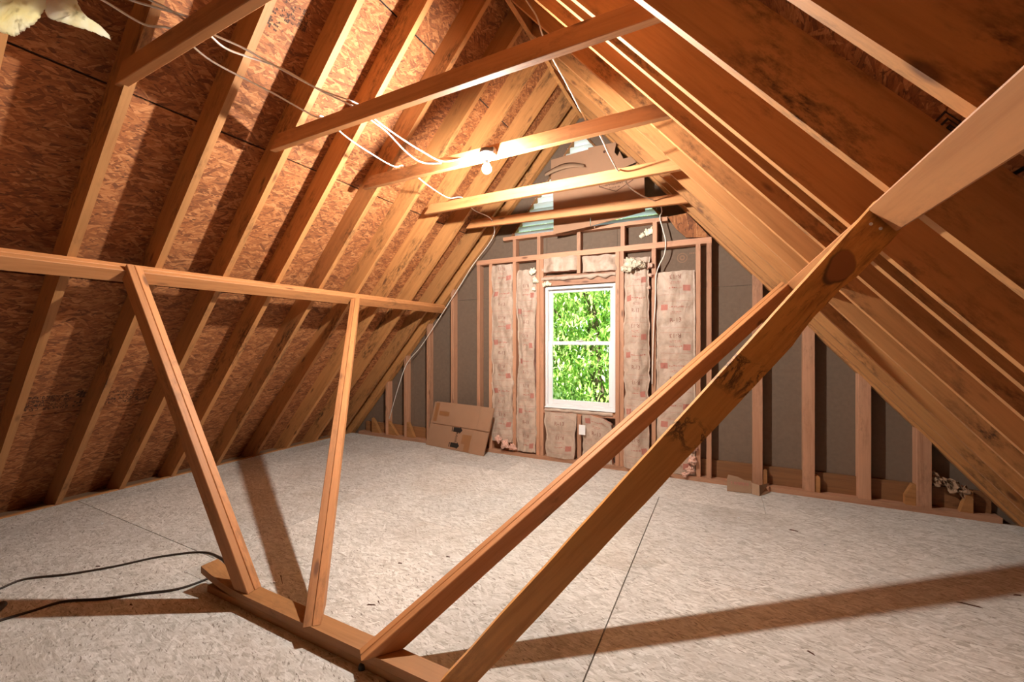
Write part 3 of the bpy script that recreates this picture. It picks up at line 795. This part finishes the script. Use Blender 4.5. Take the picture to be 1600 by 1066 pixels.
    tag(root, label, 'insulation', 'kraft-faced insulation batts in the gable wall')
    return root, S, base
def fluff(name, pts, mat, parent, seed=0, r=.03):
    """torn lump of fibre: noisy blobs joined along pts"""
    bm = bmesh.new()
    for i, p in enumerate(pts):
        rr = r*(p[3] if len(p) > 3 else 1)
        res = bmesh.ops.create_icosphere(bm, subdivisions=4, radius=1)
        for v in res['verts']:
            n = mnoise.noise(v.co*1.4+Vector((seed+i, 0, 0)))*.8+mnoise.noise(v.co*3.8+Vector((seed, i, 0)))*.55+mnoise.noise(v.co*9+Vector((0, seed, i)))*.3
            v.co = Vector((v.co.x*rr*(1+n), v.co.y*rr*.55*(1+n), v.co.z*rr*(1+n)))+Vector(p[:3])
    o = from_bm(name, bm, mat, parent, Matrix.Identity(4), True)
    if parent is not None: o['kind'] = 'stuff'
    return o
A = lambda px, py, Y=YF-.03: atY(px, py, Y)
b1, _, _ = batt(769, 801, 414, 690, 'tall narrow kraft batt beside the leaning flat box', seed=1, phase=.02)
fluff('torn_fiber', [(*A(789, 694, YF-.05), 1.6), (*A(778, 686, YF-.04), 1.2), (*A(800, 698, YF-.04), 1.0)], 'fiber_pink', b1, 3)
b2, _, _ = batt(807, 838, 422, 706, 'tall narrow kraft batt torn open at its top, next to the window', seed=2, phase=-.12, pinch=lambda v: .88+.12*math.sin(v*9))
fluff('torn_fiber', [(*A(832, 424, YF-.03), 1.1), (*A(836, 438, YF-.03), 1.0), (*A(834, 452, YF-.03), .6)], 'fiber_white', b2, 5)
fluff('torn_fiber', [(*A(804, 700, YF-.03), .9)], 'fiber_pink', b2, 6)
b3, _, _ = batt(976, 1014, 403, 735, 'puffy kraft batt with a folded-over fibre top', bulge=.075, seed=3, phase=-.05, front=YF-.012)
fluff('folded_top', [(*A(984, 412, YF-.09), 1.7), (*A(994, 412, YF-.10), 1.5), (*A(978, 420, YF-.07), 1.2), (*A(1003, 414, YF-.08), 1.1)], 'fiber_tan', b3, 8)
fluff('torn_fiber', [(*A(1015, 415, YF-.03), .9), (*A(1016, 430, YF-.03), .6), (*A(1014, 450, YF-.03), .5)], 'fiber_pink', b3, 9)
b4, _, _ = batt(1026, 1086, 424, 748, 'wide flat kraft batt with ragged pink edge', bulge=.03, seed=4, phase=.015, edge=.006)
fluff('torn_fiber', [(*A(1083, 700), 1.2), (*A(1082, 720), 1.3), (*A(1078, 735), 1.0), (*A(1070, 742), .8)], 'fiber_pink', b4, 11)
b5, _, _ = batt(851, 900, 645, 716, 'short kraft batt under the window on the flat box side', bulge=.04, seed=5, phase=.39, pinch=lambda v: .84+.16*v)
b6, _, _ = batt(910, 955, 650, 728, 'short kraft batt under the window behind the braces', bulge=.04, seed=6, phase=.32, topcut=lambda u: .09*u**3)
b7, _, _ = batt(846, 902, 402, 424, 'small crumpled batt piece above the window, flat box side', bulge=.045, seed=7, phase=-.10, crum=2.0)
b8, _, _ = batt(908, 968, 399, 424, 'small crumpled batt piece above the window with a sagging lip', bulge=.055, seed=8, phase=-.30, pinch=lambda v: .94, crum=2.2)
# ragged paper along the rough sill and header
for nm, px0, px1, py, hgt, lb_s in (('paper_strip', 851, 957, 644, .045, 'ragged strip of torn kraft paper along the window sill'), ('paper_strip', 846, 962, 432, .05, 'ragged strip of torn kraft paper over the window head')):
    a = atY(px0, py, YF-.004); b = atY(px1, py, YF-.004); zc = atY((px0+px1)/2, py, YF-.004).z
    n = 40; vs = []; fs = []
    for i in range(n+1):
        u = i/n; x = a.x+(b.x-a.x)*u
        h0 = hgt*(.75+.5*mnoise.noise(Vector((u*9, py, 1)))); h1 = hgt*(.7+.7*mnoise.noise(Vector((u*11, py, 2))))
        dy = .008*mnoise.noise(Vector((u*14, 3, py)))
        for z, y in ((zc-h1*.7, -.004+dy), (zc, -.014-dy), (zc+h0*.5, -.004)): vs.append(Vector((x-a.x, y, z-zc)))
        for z, y in ((zc-h1*.7, .0+dy), (zc, -.008-dy), (zc+h0*.5, .002)): vs.append(Vector((x-a.x, y, z-zc)))
    for i in range(n):
        k = 6*i; m_ = k+6
        fs += [(k, k+1, m_+1, m_), (k+1, k+2, m_+2, m_+1), (k+4, k+3, m_+3, m_+4), (k+5, k+4, m_+4, m_+5), (k+2, k+5, m_+5, m_+2), (k+3, k, m_, m_+3)]
    tag(mesh(nm, vs, fs, 'kraft', None, T((a.x, YF+.002, zc)), True), lb_s, 'paper')
tag(fluff('fiber_scrap', [(0, 0, 0, 1), (.045, -.01, .012, 1.0), (-.05, 0, -.03, .8)], 'fiber_white', None, 21, .028), 'white torn fibre scrap stuck on sheathing above the top plate', 'insulation')
bpy.data.objects['fiber_scrap'].location = atY(1011, 363, YG-.012)
tag(fluff('fiber_tuft', [(0, 0, 0, .8), (.04, 0, .008, .9), (.075, 0, .0, .6)], 'fiber_white', None, 22, .026), 'white fibre tuft on the window head corner', 'insulation')
bpy.data.objects['fiber_tuft'].location = atY(850, 445, YF-.004)

# hanging tuft of fibreglass near the top: a torn batt slung from the roof
def wool_sheet(pxs, t0, thick, seed):
    """outline in the photo set at ~1.6 m, lumpy, with real thickness"""
    pts = [O+ray(x, y)*tt for x, y, tt in pxs]; c = sum(pts, Vector())/len(pts)
    nrm = (O-c).normalized()
    bm = bmesh.new(); rings = 16; n = len(pts)
    lv = []
    for s in (1, -1):
        ctr = bm.verts.new(nrm*s*thick*.5)
        rr = []
        for k in range(1, rings+1):
            q = k/rings; row = []
            for p in pts:
                v = (p-c)*q; h = thick*.5*math.sqrt(max(0, 1-q*q))*(1+.6*mnoise.noise(v*9+Vector((seed, s, 0))))+(.016*mnoise.noise(v*24+Vector((seed, 0, s)))+.010*mnoise.noise(v*60+Vector((seed, 2, s))))*(1-q**4)
                row.append((v+nrm*s*h) if k < rings else v)
            rr.append(row)
        lv.append((ctr, rr))
    edge = [bm.verts.new(v) for v in lv[0][1][-1]]
    for ctr, rr in lv:
        prev = None
        for k, row in enumerate(rr):
            cur = edge if k == rings-1 else [bm.verts.new(v) for v in row]
            for i in range(n):
                if prev is None: bm.faces.new((ctr, cur[i], cur[(i+1) % n]))
                else: bm.faces.new((prev[i], cur[i], cur[(i+1) % n], prev[(i+1) % n]))
            prev = cur
    return bm, c
tr_ = empty('hanging_insulation', O+ray(40, -60)*1.72); tag(tr_, 'torn pale yellow fiberglass clump hanging near the first collar tie', 'insulation')
def dens(o, k=9):
    out = []
    for i in range(len(o)):
        a, b = o[i], o[(i+1) % len(o)]
        for s in range(k):
            q = s/k; j = 3.2*(random.random()-.5)
            out.append((a[0]+(b[0]-a[0])*q+j, a[1]+(b[1]-a[1])*q+j, a[2]+(b[2]-a[2])*q))
    return out
bm, c = wool_sheet(dens([(-60, 20, 1.68), (-30, -120, 1.74), (60, -110, 1.76), (78, -20, 1.70), (72, 12, 1.66), (58, 33, 1.64), (35, 50, 1.62), (22, 57, 1.61), (8, 52, 1.62), (-20, 45, 1.64)]), 1.65, .09, 3)
from_bm('wool_clump', bm, 'wool', tr_, T(c), True)
bm, c = wool_sheet(dens([(62, -20, 1.68), (90, -60, 1.74), (112, -20, 1.70), (126, 15, 1.67), (138, 28, 1.66), (158, 41, 1.65), (172, 56, 1.64), (173, 62, 1.64), (150, 52, 1.65), (128, 44, 1.66), (100, 37, 1.67), (75, 27, 1.67), (66, 8, 1.68)]), 1.66, .035, 9)
from_bm('wool_flap', bm, 'wool', tr_, T(c), True)

# ------------------------------------------------------------------ cardboard
def quad_sheet(name, pts, thick, mat, parent=None, nrm=None):
    pts = [Vector(p) for p in pts]; c = sum(pts, Vector())/len(pts)
    if nrm is None: nrm = (pts[1]-pts[0]).cross(pts[2]-pts[0]).normalized()
    n = len(pts); vs = [p-c for p in pts]+[p-c+nrm*thick for p in pts]
    fs = [tuple(range(n)), tuple(range(2*n-1, n-1, -1))]+[(i, (i+1) % n, n+(i+1) % n, n+i) for i in range(n)]
    return mesh(name, vs, fs, mat, parent, T(c))
# flattened box leaning on the studs
BL = atZ(666, 695, 0.0); BR = atZ(756, 713, 0.0)
ux = (BR-BL).normalized(); Wb = (BR-BL).length
TLp = atY(681, 627, 4.575)
hgt_v = TLp-BL; hgt_v -= ux*hgt_v.dot(ux); Hb = hgt_v.length; uy = hgt_v.normalized(); un = ux.cross(uy)   # towards the room
if un.y > 0: un = -un
TLs = (TLp-BL).dot(ux)
fb = empty('flattened_box', (BL+BR)/2); tag(fb, 'flattened brown moving box leaning on the gable studs', 'box')
def P2(s, h, o=0.0): return BL+ux*(s+TLs*h/Hb)+uy*h+un*o
seamh = Hb*.50
def flap(name, s0, s1, h0, h1, o0, mat='cardboard'):
    return quad_sheet(name, [P2(s0, h0, o0), P2(s1, h0, o0), P2(s1, h1, o0), P2(s0, h1, o0)], .006, mat, fb, -un)
flap('side_panel', -.01, Wb*1.0, 0, Hb*.985, .000, 'cardboard')
lowf = flap('lower_flap', 0, Wb*.76, .004, seamh-.004, .008); flap('lower_flap', Wb*.765, Wb, .0, seamh-.012, .0115)
upf = flap('upper_flap', .03, Wb*.80, seamh+.006, Hb, .008); flap('upper_flap', Wb*.805, Wb*1.0, seamh+.004, Hb-.004, .0115)
def decal(name, pv, pf, s, h, mat, parent, o=.0100): 
    vs = [P2(s+x, h+y, o) for x, y in pv]; c = sum(vs, Vector())/len(vs)
    return mesh(name, [v-c for v in vs], pf, mat, parent, T(c))
arrow = [(-.07, -.030), (.040, -.030), (.040, -.048), (.085, 0), (.040, .048), (.040, .030), (-.07, .030), (-.095, -.030), (-.082, -.030), (-.082, .030), (-.095, .030)]
af = [(0, 1, 5, 6), (2, 3, 4), (7, 8, 9, 10)]
sA = Wb*.50
decal('printed_arrow', arrow, af, sA, seamh-.035, 'ink', lowf)['kind'] = 'stuff'; decal('printed_arrow', arrow, af, sA, .065, 'ink', lowf)['kind'] = 'stuff'
tv, tf = text_mesh('FRAGILE', .052)
decal('printed_lettering', [(y, -x) for x, y, _ in tv], tf, sA+.005, seamh*.5+.015, 'ink', lowf)['kind'] = 'stuff'
for s0, s1, h0, h1 in ((.12, .30, Hb*.70, Hb*.80), (Wb*.60, Wb*.75, .10, .22), (Wb*.66, Wb*.75, .01, .10), (.03, .10, Hb*.56, Hb*.97)):
    decal('tape_patch', [(0, 0), (s1-s0, 0), (s1-s0, h1-h0), (0, h1-h0)], [(0, 1, 2, 3)], s0, h0, 'tape', lowf if h1 < seamh else upf, .0092)
# cardboard pieces blocking the vent
YC = 4.50
def w2(px, py, Y=YC): return atY(px, py, Y)
ca = empty('cardboard_sheet', w2(935, 345)); tag(ca, 'large cardboard panel with a printed shield outline covering the vent', 'cardboard')
quad_sheet('main_panel', [w2(865, 352), w2(1008, 322), w2(1006, 258), w2(864, 285)], .006, 'cardboard', ca, Vector((0, 1, 0)))
quad_sheet('lower_flap', [w2(864, 366, YC-.03), w2(922, 353.5, YC-.03), w2(922, 340, YC-.002), w2(865, 352, YC-.002)], .005, 'cardboard', ca, Vector((0, .8, -.6)))
quad_sheet('lower_flap', [w2(923, 353, YC-.03), w2(1008, 330, YC-.03), w2(1008, 322, YC-.002), w2(923, 340, YC-.002)], .005, 'cardboard', ca, Vector((0, .8, -.6)))
sh = [(936, 278), (936.5, 292), (962.5, 299), (989, 281), (990, 268)]
def pstrip(name, pl_, wd, mat, parent, Y, closed=False):
    P = [atY(x, y, Y) for x, y in pl_]; vs = []; fs = []; o = P[0].copy()
    for a, b in zip(P, P[1:]):
        d_ = (b-a).normalized(); n_ = Vector((-d_.z, 0, d_.x))*wd/2; k = len(vs); d_ = d_*wd*.4
        vs += [a-d_-n_-o, b+d_-n_-o, b+d_+n_-o, a-d_+n_-o]; fs.append((k, k+1, k+2, k+3))
    return mesh(name, vs, fs, mat, parent, T(o))
pstrip('printed_outline', sh, .008, 'brown_ink', ca, YC-.0015); pstrip('printed_outline', [(937, 292), (979, 282.5), (990, 277)], .005, 'brown_ink', ca, YC-.0015)
def glyphs(w_, h_, rows_, seed, dens_=.55):
    r = random.Random(seed); vs = []; fs = []; ch = h_/rows_
    for q in range(rows_):
        x = -w_/2; zc = h_/2-(q+.5)*ch
        while x < w_/2-.3*ch:
            cw = ch*r.uniform(.35, .6)
            for gx in range(3):
                for gy in range(5):
                    if r.random() < dens_:
                        a0 = x+cw*.3*gx; b0 = zc-ch*.38+ch*.155*gy; k = len(vs)
                        vs += [(a0, b0), (a0+cw*.26, b0), (a0+cw*.26, b0+ch*.14), (a0, b0+ch*.14)]; fs.append((k, k+1, k+2, k+3))
            x += cw*1.12
            if r.random() < .12: x += cw
    return vs, fs
for (px, py, w_, h_, rot, sd) in ((962, 287, .22, .03, .23, 3), (961, 292.5, .12, .022, .2, 4), (982, 275.5, .10, .03, .2, 5)):
    gvs, gfs = glyphs(w_, h_, 1, sd); o = atY(px, py, YC-.0018)
    mesh('printed_lettering', [(x, 0, y) for x, y in gvs], gfs, 'brown_ink', ca, T(o))['kind'] = 'stuff'
cb_ = empty('cardboard_flap', w2(890, 270)); tag(cb_, 'narrow cardboard flap with a curled pale edge under the vent peak', 'cardboard')
quad_sheet('flap_panel', [w2(861, 300, YC+.03), w2(920, 288, YC+.03), w2(919, 233.5, YC+.05), w2(861, 250, YC+.05)], .006, 'cardboard', cb_, Vector((0, 1, 0)))
cv = []; cf = []
for i in range(9):
    u = i/8; px = 851+62*u
    for py, Y in ((276-15*u-5*math.sin(u*3.1), YC-.02-.03*(1-u)), (272.5-15.5*u-7*math.sin(u*3.1), YC-.07*(1-u)+.01), (271-14*u-9*math.sin(u*3.1), YC+.035)): cv.append(atY(px, py, Y))
o0 = cv[0].copy()
for i in range(8):
    k = 3*i; cf += [(k, k+1, k+4, k+3), (k+1, k+2, k+5, k+4)]
ce = mesh('curled_edge', [v-o0 for v in cv], cf, 'cardboard2', cb_, T(o0), True)
sm = ce.modifiers.new('thick', 'SOLIDIFY'); sm.thickness = .004
cc_ = empty('cardboard_corner', w2(950, 245)); tag(cc_, 'torn cardboard corner piece tucked against rafters at the peak', 'cardboard')
quad_sheet('corner_panel', [w2(919, 290, YC+.02), w2(1000, 276, YC+.02), w2(994.6, 256.4, YC+.02), w2(970, 266, YC+.02), w2(969.5, 264, YC+.02), w2(993.8, 253.6, YC+.02), w2(990, 243, YC+.02), w2(974, 248, YC+.02), w2(968, 236, YC+.02), w2(965, 244, YC+.02), w2(960, 238, YC+.02), w2(963, 222, YC+.02), w2(919, 231, YC+.02)], .006, 'cardboard', cc_, Vector((0, 1, 0)))
ho = [(.016*math.cos(a*.5236), .016*math.sin(a*.5236)) for a in range(12)]
mesh('punched_spot', [(x, 0, z) for x, z in ho], [tuple(range(12))], 'brown_ink', cc_, T(w2(944.5, 237, YC+.017)))

# small torn carton by the rafters' side of the wall
tc_ = empty('torn_carton', atZ(1160, 770)); tag(tc_, 'small torn cardboard carton with faint red lettering on the floor plate', 'box')
a0 = atZ(1136, 767.5, .004); a1 = atZ(1174, 771.5, .004); up1 = Vector((0, .035, .105))
quad_sheet('front_panel', [a0, a1, a1+up1, a0+(a1-a0)*.7+up1*1.05, a0+(a1-a0)*.45+up1*1.25, a0+(a1-a0)*.05+up1*1.35, a0+up1*1.05], .005, 'cardboard2', tc_, Vector((0, 1, -.2)))
quad_sheet('folded_top', [a0+up1, a1+up1, a1+up1+Vector((0, .04, -.03)), a0+up1+Vector((0, .03, -.02))], .004, 'cardboard2', tc_, Vector((0, 0, -1)))
b0 = a1+Vector((.004, -.01, 0)); b1_ = atZ(1187, 775.5, .003); b2_ = atZ(1203, 770, .003)
quad_sheet('end_flap', [b0, b1_, b2_, b2_+Vector((-.03, .01, .035)), b2_+Vector((.0, .04, .075)), b1_+Vector((0, .05, .085)), b0+Vector((0, .05, .088))], .004, 'cardboard2', tc_, Vector((0, 1, -.4)))
gvs, gfs = glyphs(.16, .035, 1, 8, .7)
e1 = (a1-a0).normalized(); e2_ = up1.normalized(); mid = a0+(a1-a0)*.55+up1*.72-Vector((0, .004, 0))
mesh('printed_lettering', [e1*x+e2_*y for x, y in gvs], gfs, 'print_red', tc_, T(mid))['kind'] = 'stuff'
# crumpled paper on the rim board
bm = bmesh.new(); bmesh.ops.create_grid(bm, x_segments=22, y_segments=16, size=1)
for v in bm.verts:
    x, y = v.co.x, v.co.y
    q = Vector((x*2.2, y*2.2, 4)); n1 = abs(mnoise.noise(q)); n2 = abs(mnoise.noise(q*2.3+Vector((5, 1, 0))))
    v.co = Vector((.115*x+.03*mnoise.noise(q*1.5), -.09*n1-.07*n2, .045*y-.06*x+.04*mnoise.noise(q*1.9)))
bmesh.ops.solidify(bm, geom=bm.faces[:], thickness=.003)
cpn = from_bm('crumpled_paper', bm, 'cardboard2', None, T(atY(1482, 756, YG-.035))); tag(cpn, 'crumpled pale paper wad stuffed low between rafter-side studs', 'paper')
# white card
tag(box('white_card', atY(904.5, 679, YF-.035), atY(914.5, 664.5, YF-.033), 'paper_white', None, grain=2), 'white card hung between the short batts under the window', 'card')
# black cap under the base plate
kc = atZ(565, 1042, .0)
tag(lathe('plastic_cap', [(.0, .022), (.010, .022), (.016, .016), (.018, .004), (.018, 0), (.0, 0)], 'black_plastic', None, T(Vector((kc.x+.01, kc.y-.004, 0))), 16), 'small black plastic cap against the base plate', 'cap')
# splinters on the floor
rs = random.Random(4)
SPL = ['dark splinter on the floor between the two long braces near the base plate', 'short dark splinter beside a longer one behind the base plate', 'tiny splinter on open floor before the short batts',
       'tiny splinter on open floor just beyond its twin', 'tiny splinter on the floor behind the middle brace foot', 'stubby dark splinter near the brace shadow on the floor', 'dark splinter at the floor edge past the brace shadow',
       'long thin splinter lying beside the first brace foot', 'thin splinter near the torn carton', 'long splinter lying in the brace shadow', 'tiny splinter between the two cord runs', 'tiny splinter beside the long floor seam', 'small splinter above the cord loop', 'splinter close to the middle brace foot']
for si, (px, py, ang, ln) in enumerate(((580, 945, .4, .05), (592, 941, -.6, .03), (700, 870, .2, .03), (735, 868, 1.2, .03), (625, 880, .3, .03), (1267, 1020, -.6, .035), (1590, 930, .3, .04), (440, 905, -.5, .11), (1240, 829, -.1, .06), (1515, 945, -.1, .10), (205, 945, .2, .02), (930, 855, .8, .03), (153, 885, .5, .03), (470, 955, .2, .04))):
    p = atZ(px, py, .003)
    vs = [(-ln/2, -.003, -.003), (ln/2, -.001, -.003), (ln/2, .001, -.002), (-ln/2, .003, -.003), (-ln*.3, 0, .004), (ln*.35, 0, .003)]
    o = mesh('wood_splinter', vs, [(0, 1, 2, 3), (0, 1, 5, 4), (2, 3, 4, 5), (0, 4, 3), (1, 2, 5)], 'brown_ink', None, T(p) @ Matrix.Rotation(ang, 4, 'Z'))
    tag(o, SPL[si], 'splinter', 'wood splinters scattered on the floor')
for px, py in ((487, 898), (428, 910), (160, 818), (1288, 851), (1477, 950), (1154, 809), (1500, 812), (1385, 790), (497, 716), (1010, 870)):
    p = atZ(px, py, .004)
    vs = [(rs.uniform(-.011, .011), rs.uniform(-.008, .008), z) for z in (-.004, -.004, -.004, .004, .005, .003)]
    bm = bmesh.new(); [bm.verts.new(v) for v in vs]; bmesh.ops.convex_hull(bm, input=bm.verts[:])
    tag(from_bm('white_crumb', bm, 'paper_white', None, T(p)), 'tiny white crumb lying on the floor', 'crumb', 'white crumbs scattered on the floor')

# ------------------------------------------------------------------ inked stamps on the sheathing
def stamp(px, py, w_, h_, rows_, seed, parent, side='L', dens_=.55, flip=False):
    ex, ey, ez, o = slope_frame(side)
    p = atL(px, py, RD-.0015) if side == 'L' else atR(px, py, RD-.0015)
    gvs, gfs = glyphs(w_, h_, rows_, seed, dens_); yv = Vector((0, 1, 0))
    mesh('inked_stamp', [yv*x+ex*y for x, y in gvs], gfs, 'stamp_ink', parent, T(p))['kind'] = 'stuff'
stamp(68, 630, .30, .16, 4, 1, cl); stamp(131, 622, .10, .20, 2, 2, cl, dens_=.75); stamp(205, 618, .36, .16, 4, 3, cl, dens_=.45)
stamp(436, 30, .12, .16, 2, 5, cl, dens_=.4); stamp(455, 20, .10, .12, 2, 6, cl, dens_=.3); stamp(475, 32, .05, .12, 3, 7, cl)
# square spiral emblem on the other slope
p = atR(1487, 201, RD-.0015); ex, ey, ez, o = slope_frame('R'); yv = Vector((0, 1, 0)); vs = []; fs = []
for r0 in (.045, .028, .012):
    for (x0, y0, x1, y1) in ((-r0, r0-.006, r0, r0), (-r0, -r0, -r0+.006, r0), (-r0, -r0, r0, -r0+.006), (r0-.006, -r0, r0, r0)):
        k = len(vs); vs += [yv*x0+ex*y0, yv*x1+ex*y0, yv*x1+ex*y1, yv*x0+ex*y1]; fs.append((k, k+1, k+2, k+3))
mesh('inked_stamp', vs, fs, 'ink', cr, T(p))

# ------------------------------------------------------------------ outside
gr = struct(mesh('ground', [(-60, -60, -3.2), (60, -60, -3.2), (60, 60, -3.2), (-60, 60, -3.2)], [(0, 1, 2, 3)], 'grass'))
def leaf_cloud(name, n, centre, size, leaf, mat, parent, seed, droop=.6):
    r = np.random.default_rng(seed)
    # clusters of leaves
    nc = n//16
    cc = r.uniform(-1, 1, (nc, 3)); nrm_ = np.linalg.norm(cc, axis=1); keep = nrm_ < 1.25; cc = cc[keep]
    cc = cc*np.array(size)+np.array(centre)
    k = 16; pos = np.repeat(cc, k, 0)+r.normal(0, 1, (len(cc)*k, 3))*np.array([.16, .14, .13])
    tone = np.clip(np.repeat(r.uniform(0, 1, len(cc)), k)*.6+r.uniform(0, 1, len(pos))*.45, 0, 1)
    m_ = len(pos); az = r.uniform(0, 2*np.pi, m_); el = -droop+r.normal(0, .45, m_)
    dx = np.stack([np.cos(az)*np.cos(el), np.sin(az)*np.cos(el), np.sin(el)], 1)
    sd = np.stack([-np.sin(az), np.cos(az), r.normal(0, .5, m_)], 1); sd /= np.linalg.norm(sd, axis=1)[:, None]
    L = (leaf*r.uniform(.7, 1.3, m_))[:, None]; Wd = L*.22
    dn = np.array([0, 0, -1.0])
    p0 = pos; p1 = pos+dx*L*.45+sd*Wd; p2 = pos+dx*L*.45-sd*Wd; pm_ = pos+dx*L*.5+dn*L*.03; p3 = pos+dx*L+dn*L*.18
    V = np.stack([p0, p1, p2, pm_, p3], 1).reshape(-1, 3)-np.array(centre)
    b = (np.arange(m_)*5)[:, None]
    Fq = np.concatenate([b+np.array([[0, 1, 3]]), b+np.array([[1, 4, 3]]), b+np.array([[0, 3, 2]]), b+np.array([[3, 4, 2]])], 0)
    me = bpy.data.meshes.new(name); me.from_pydata(V.tolist(), [], Fq.tolist())
    at = me.attributes.new('tone', 'FLOAT', 'POINT'); at.data.foreach_set('value', np.repeat(tone, 5).astype(np.float32))
    me.materials.append(M[mat]); o = place(bpy.data.objects.new(name, me), T(centre), parent); o['kind'] = 'stuff'
    return o
def tree(base, height, crown, size, n, leaf, mat, label, seed):
    root = empty('leafy_tree', base); base = Vector(base)
    top_ = Vector((crown[0], crown[1], crown[2]+size[2]*.6))
    tube('trunk', [base, base+(top_-base)*.4+Vector((.15, 0, 0)), top_], .10, 'bark', root, 10, 4)
    r = random.Random(seed)
    for k in range(6):
        s = base+(top_-base)*r.uniform(.35, .8)
        e = Vector(crown)+Vector((r.uniform(-1, 1)*size[0]*.8, r.uniform(-.8, .5)*size[1], r.uniform(-.4, .8)*size[2]))
        tube('branch', [s, (s+e)/2+Vector((0, 0, .2)), e], .022, 'bark', root, 6, 4)
    leaf_cloud('foliage', n, crown, size, leaf, mat, root, seed)
    tag(root, label, 'tree', 'trees outside the window')
tree((-2.3, 8.6, -3.2), 6, (-2.5, 8.4, 1.55), (1.9, .9, 2.4), 24000, .125, 'leaf', 'bright yellow-green tree filling the window view', 1)
tree((-.2, 10.2, -3.2), 6, (-.4, 10.0, 1.6), (2.2, 1.2, 3.0), 14000, .16, 'leaf', 'bright green tree beside the yellow-green one outside', 2)
tree((-5.3, 10.4, -3.2), 7, (-5.0, 10.2, 1.8), (2.3, 1.3, 3.2), 14000, .16, 'leaf', 'bright green tree with a leaning trunk beyond the window', 3)
tree((-3.4, 12.8, -3.2), 8, (-3.6, 12.4, 1.6), (4.5, 1.0, 4.6), 13000, .26, 'leaf_dark', 'darker green tree behind the bright ones', 4)
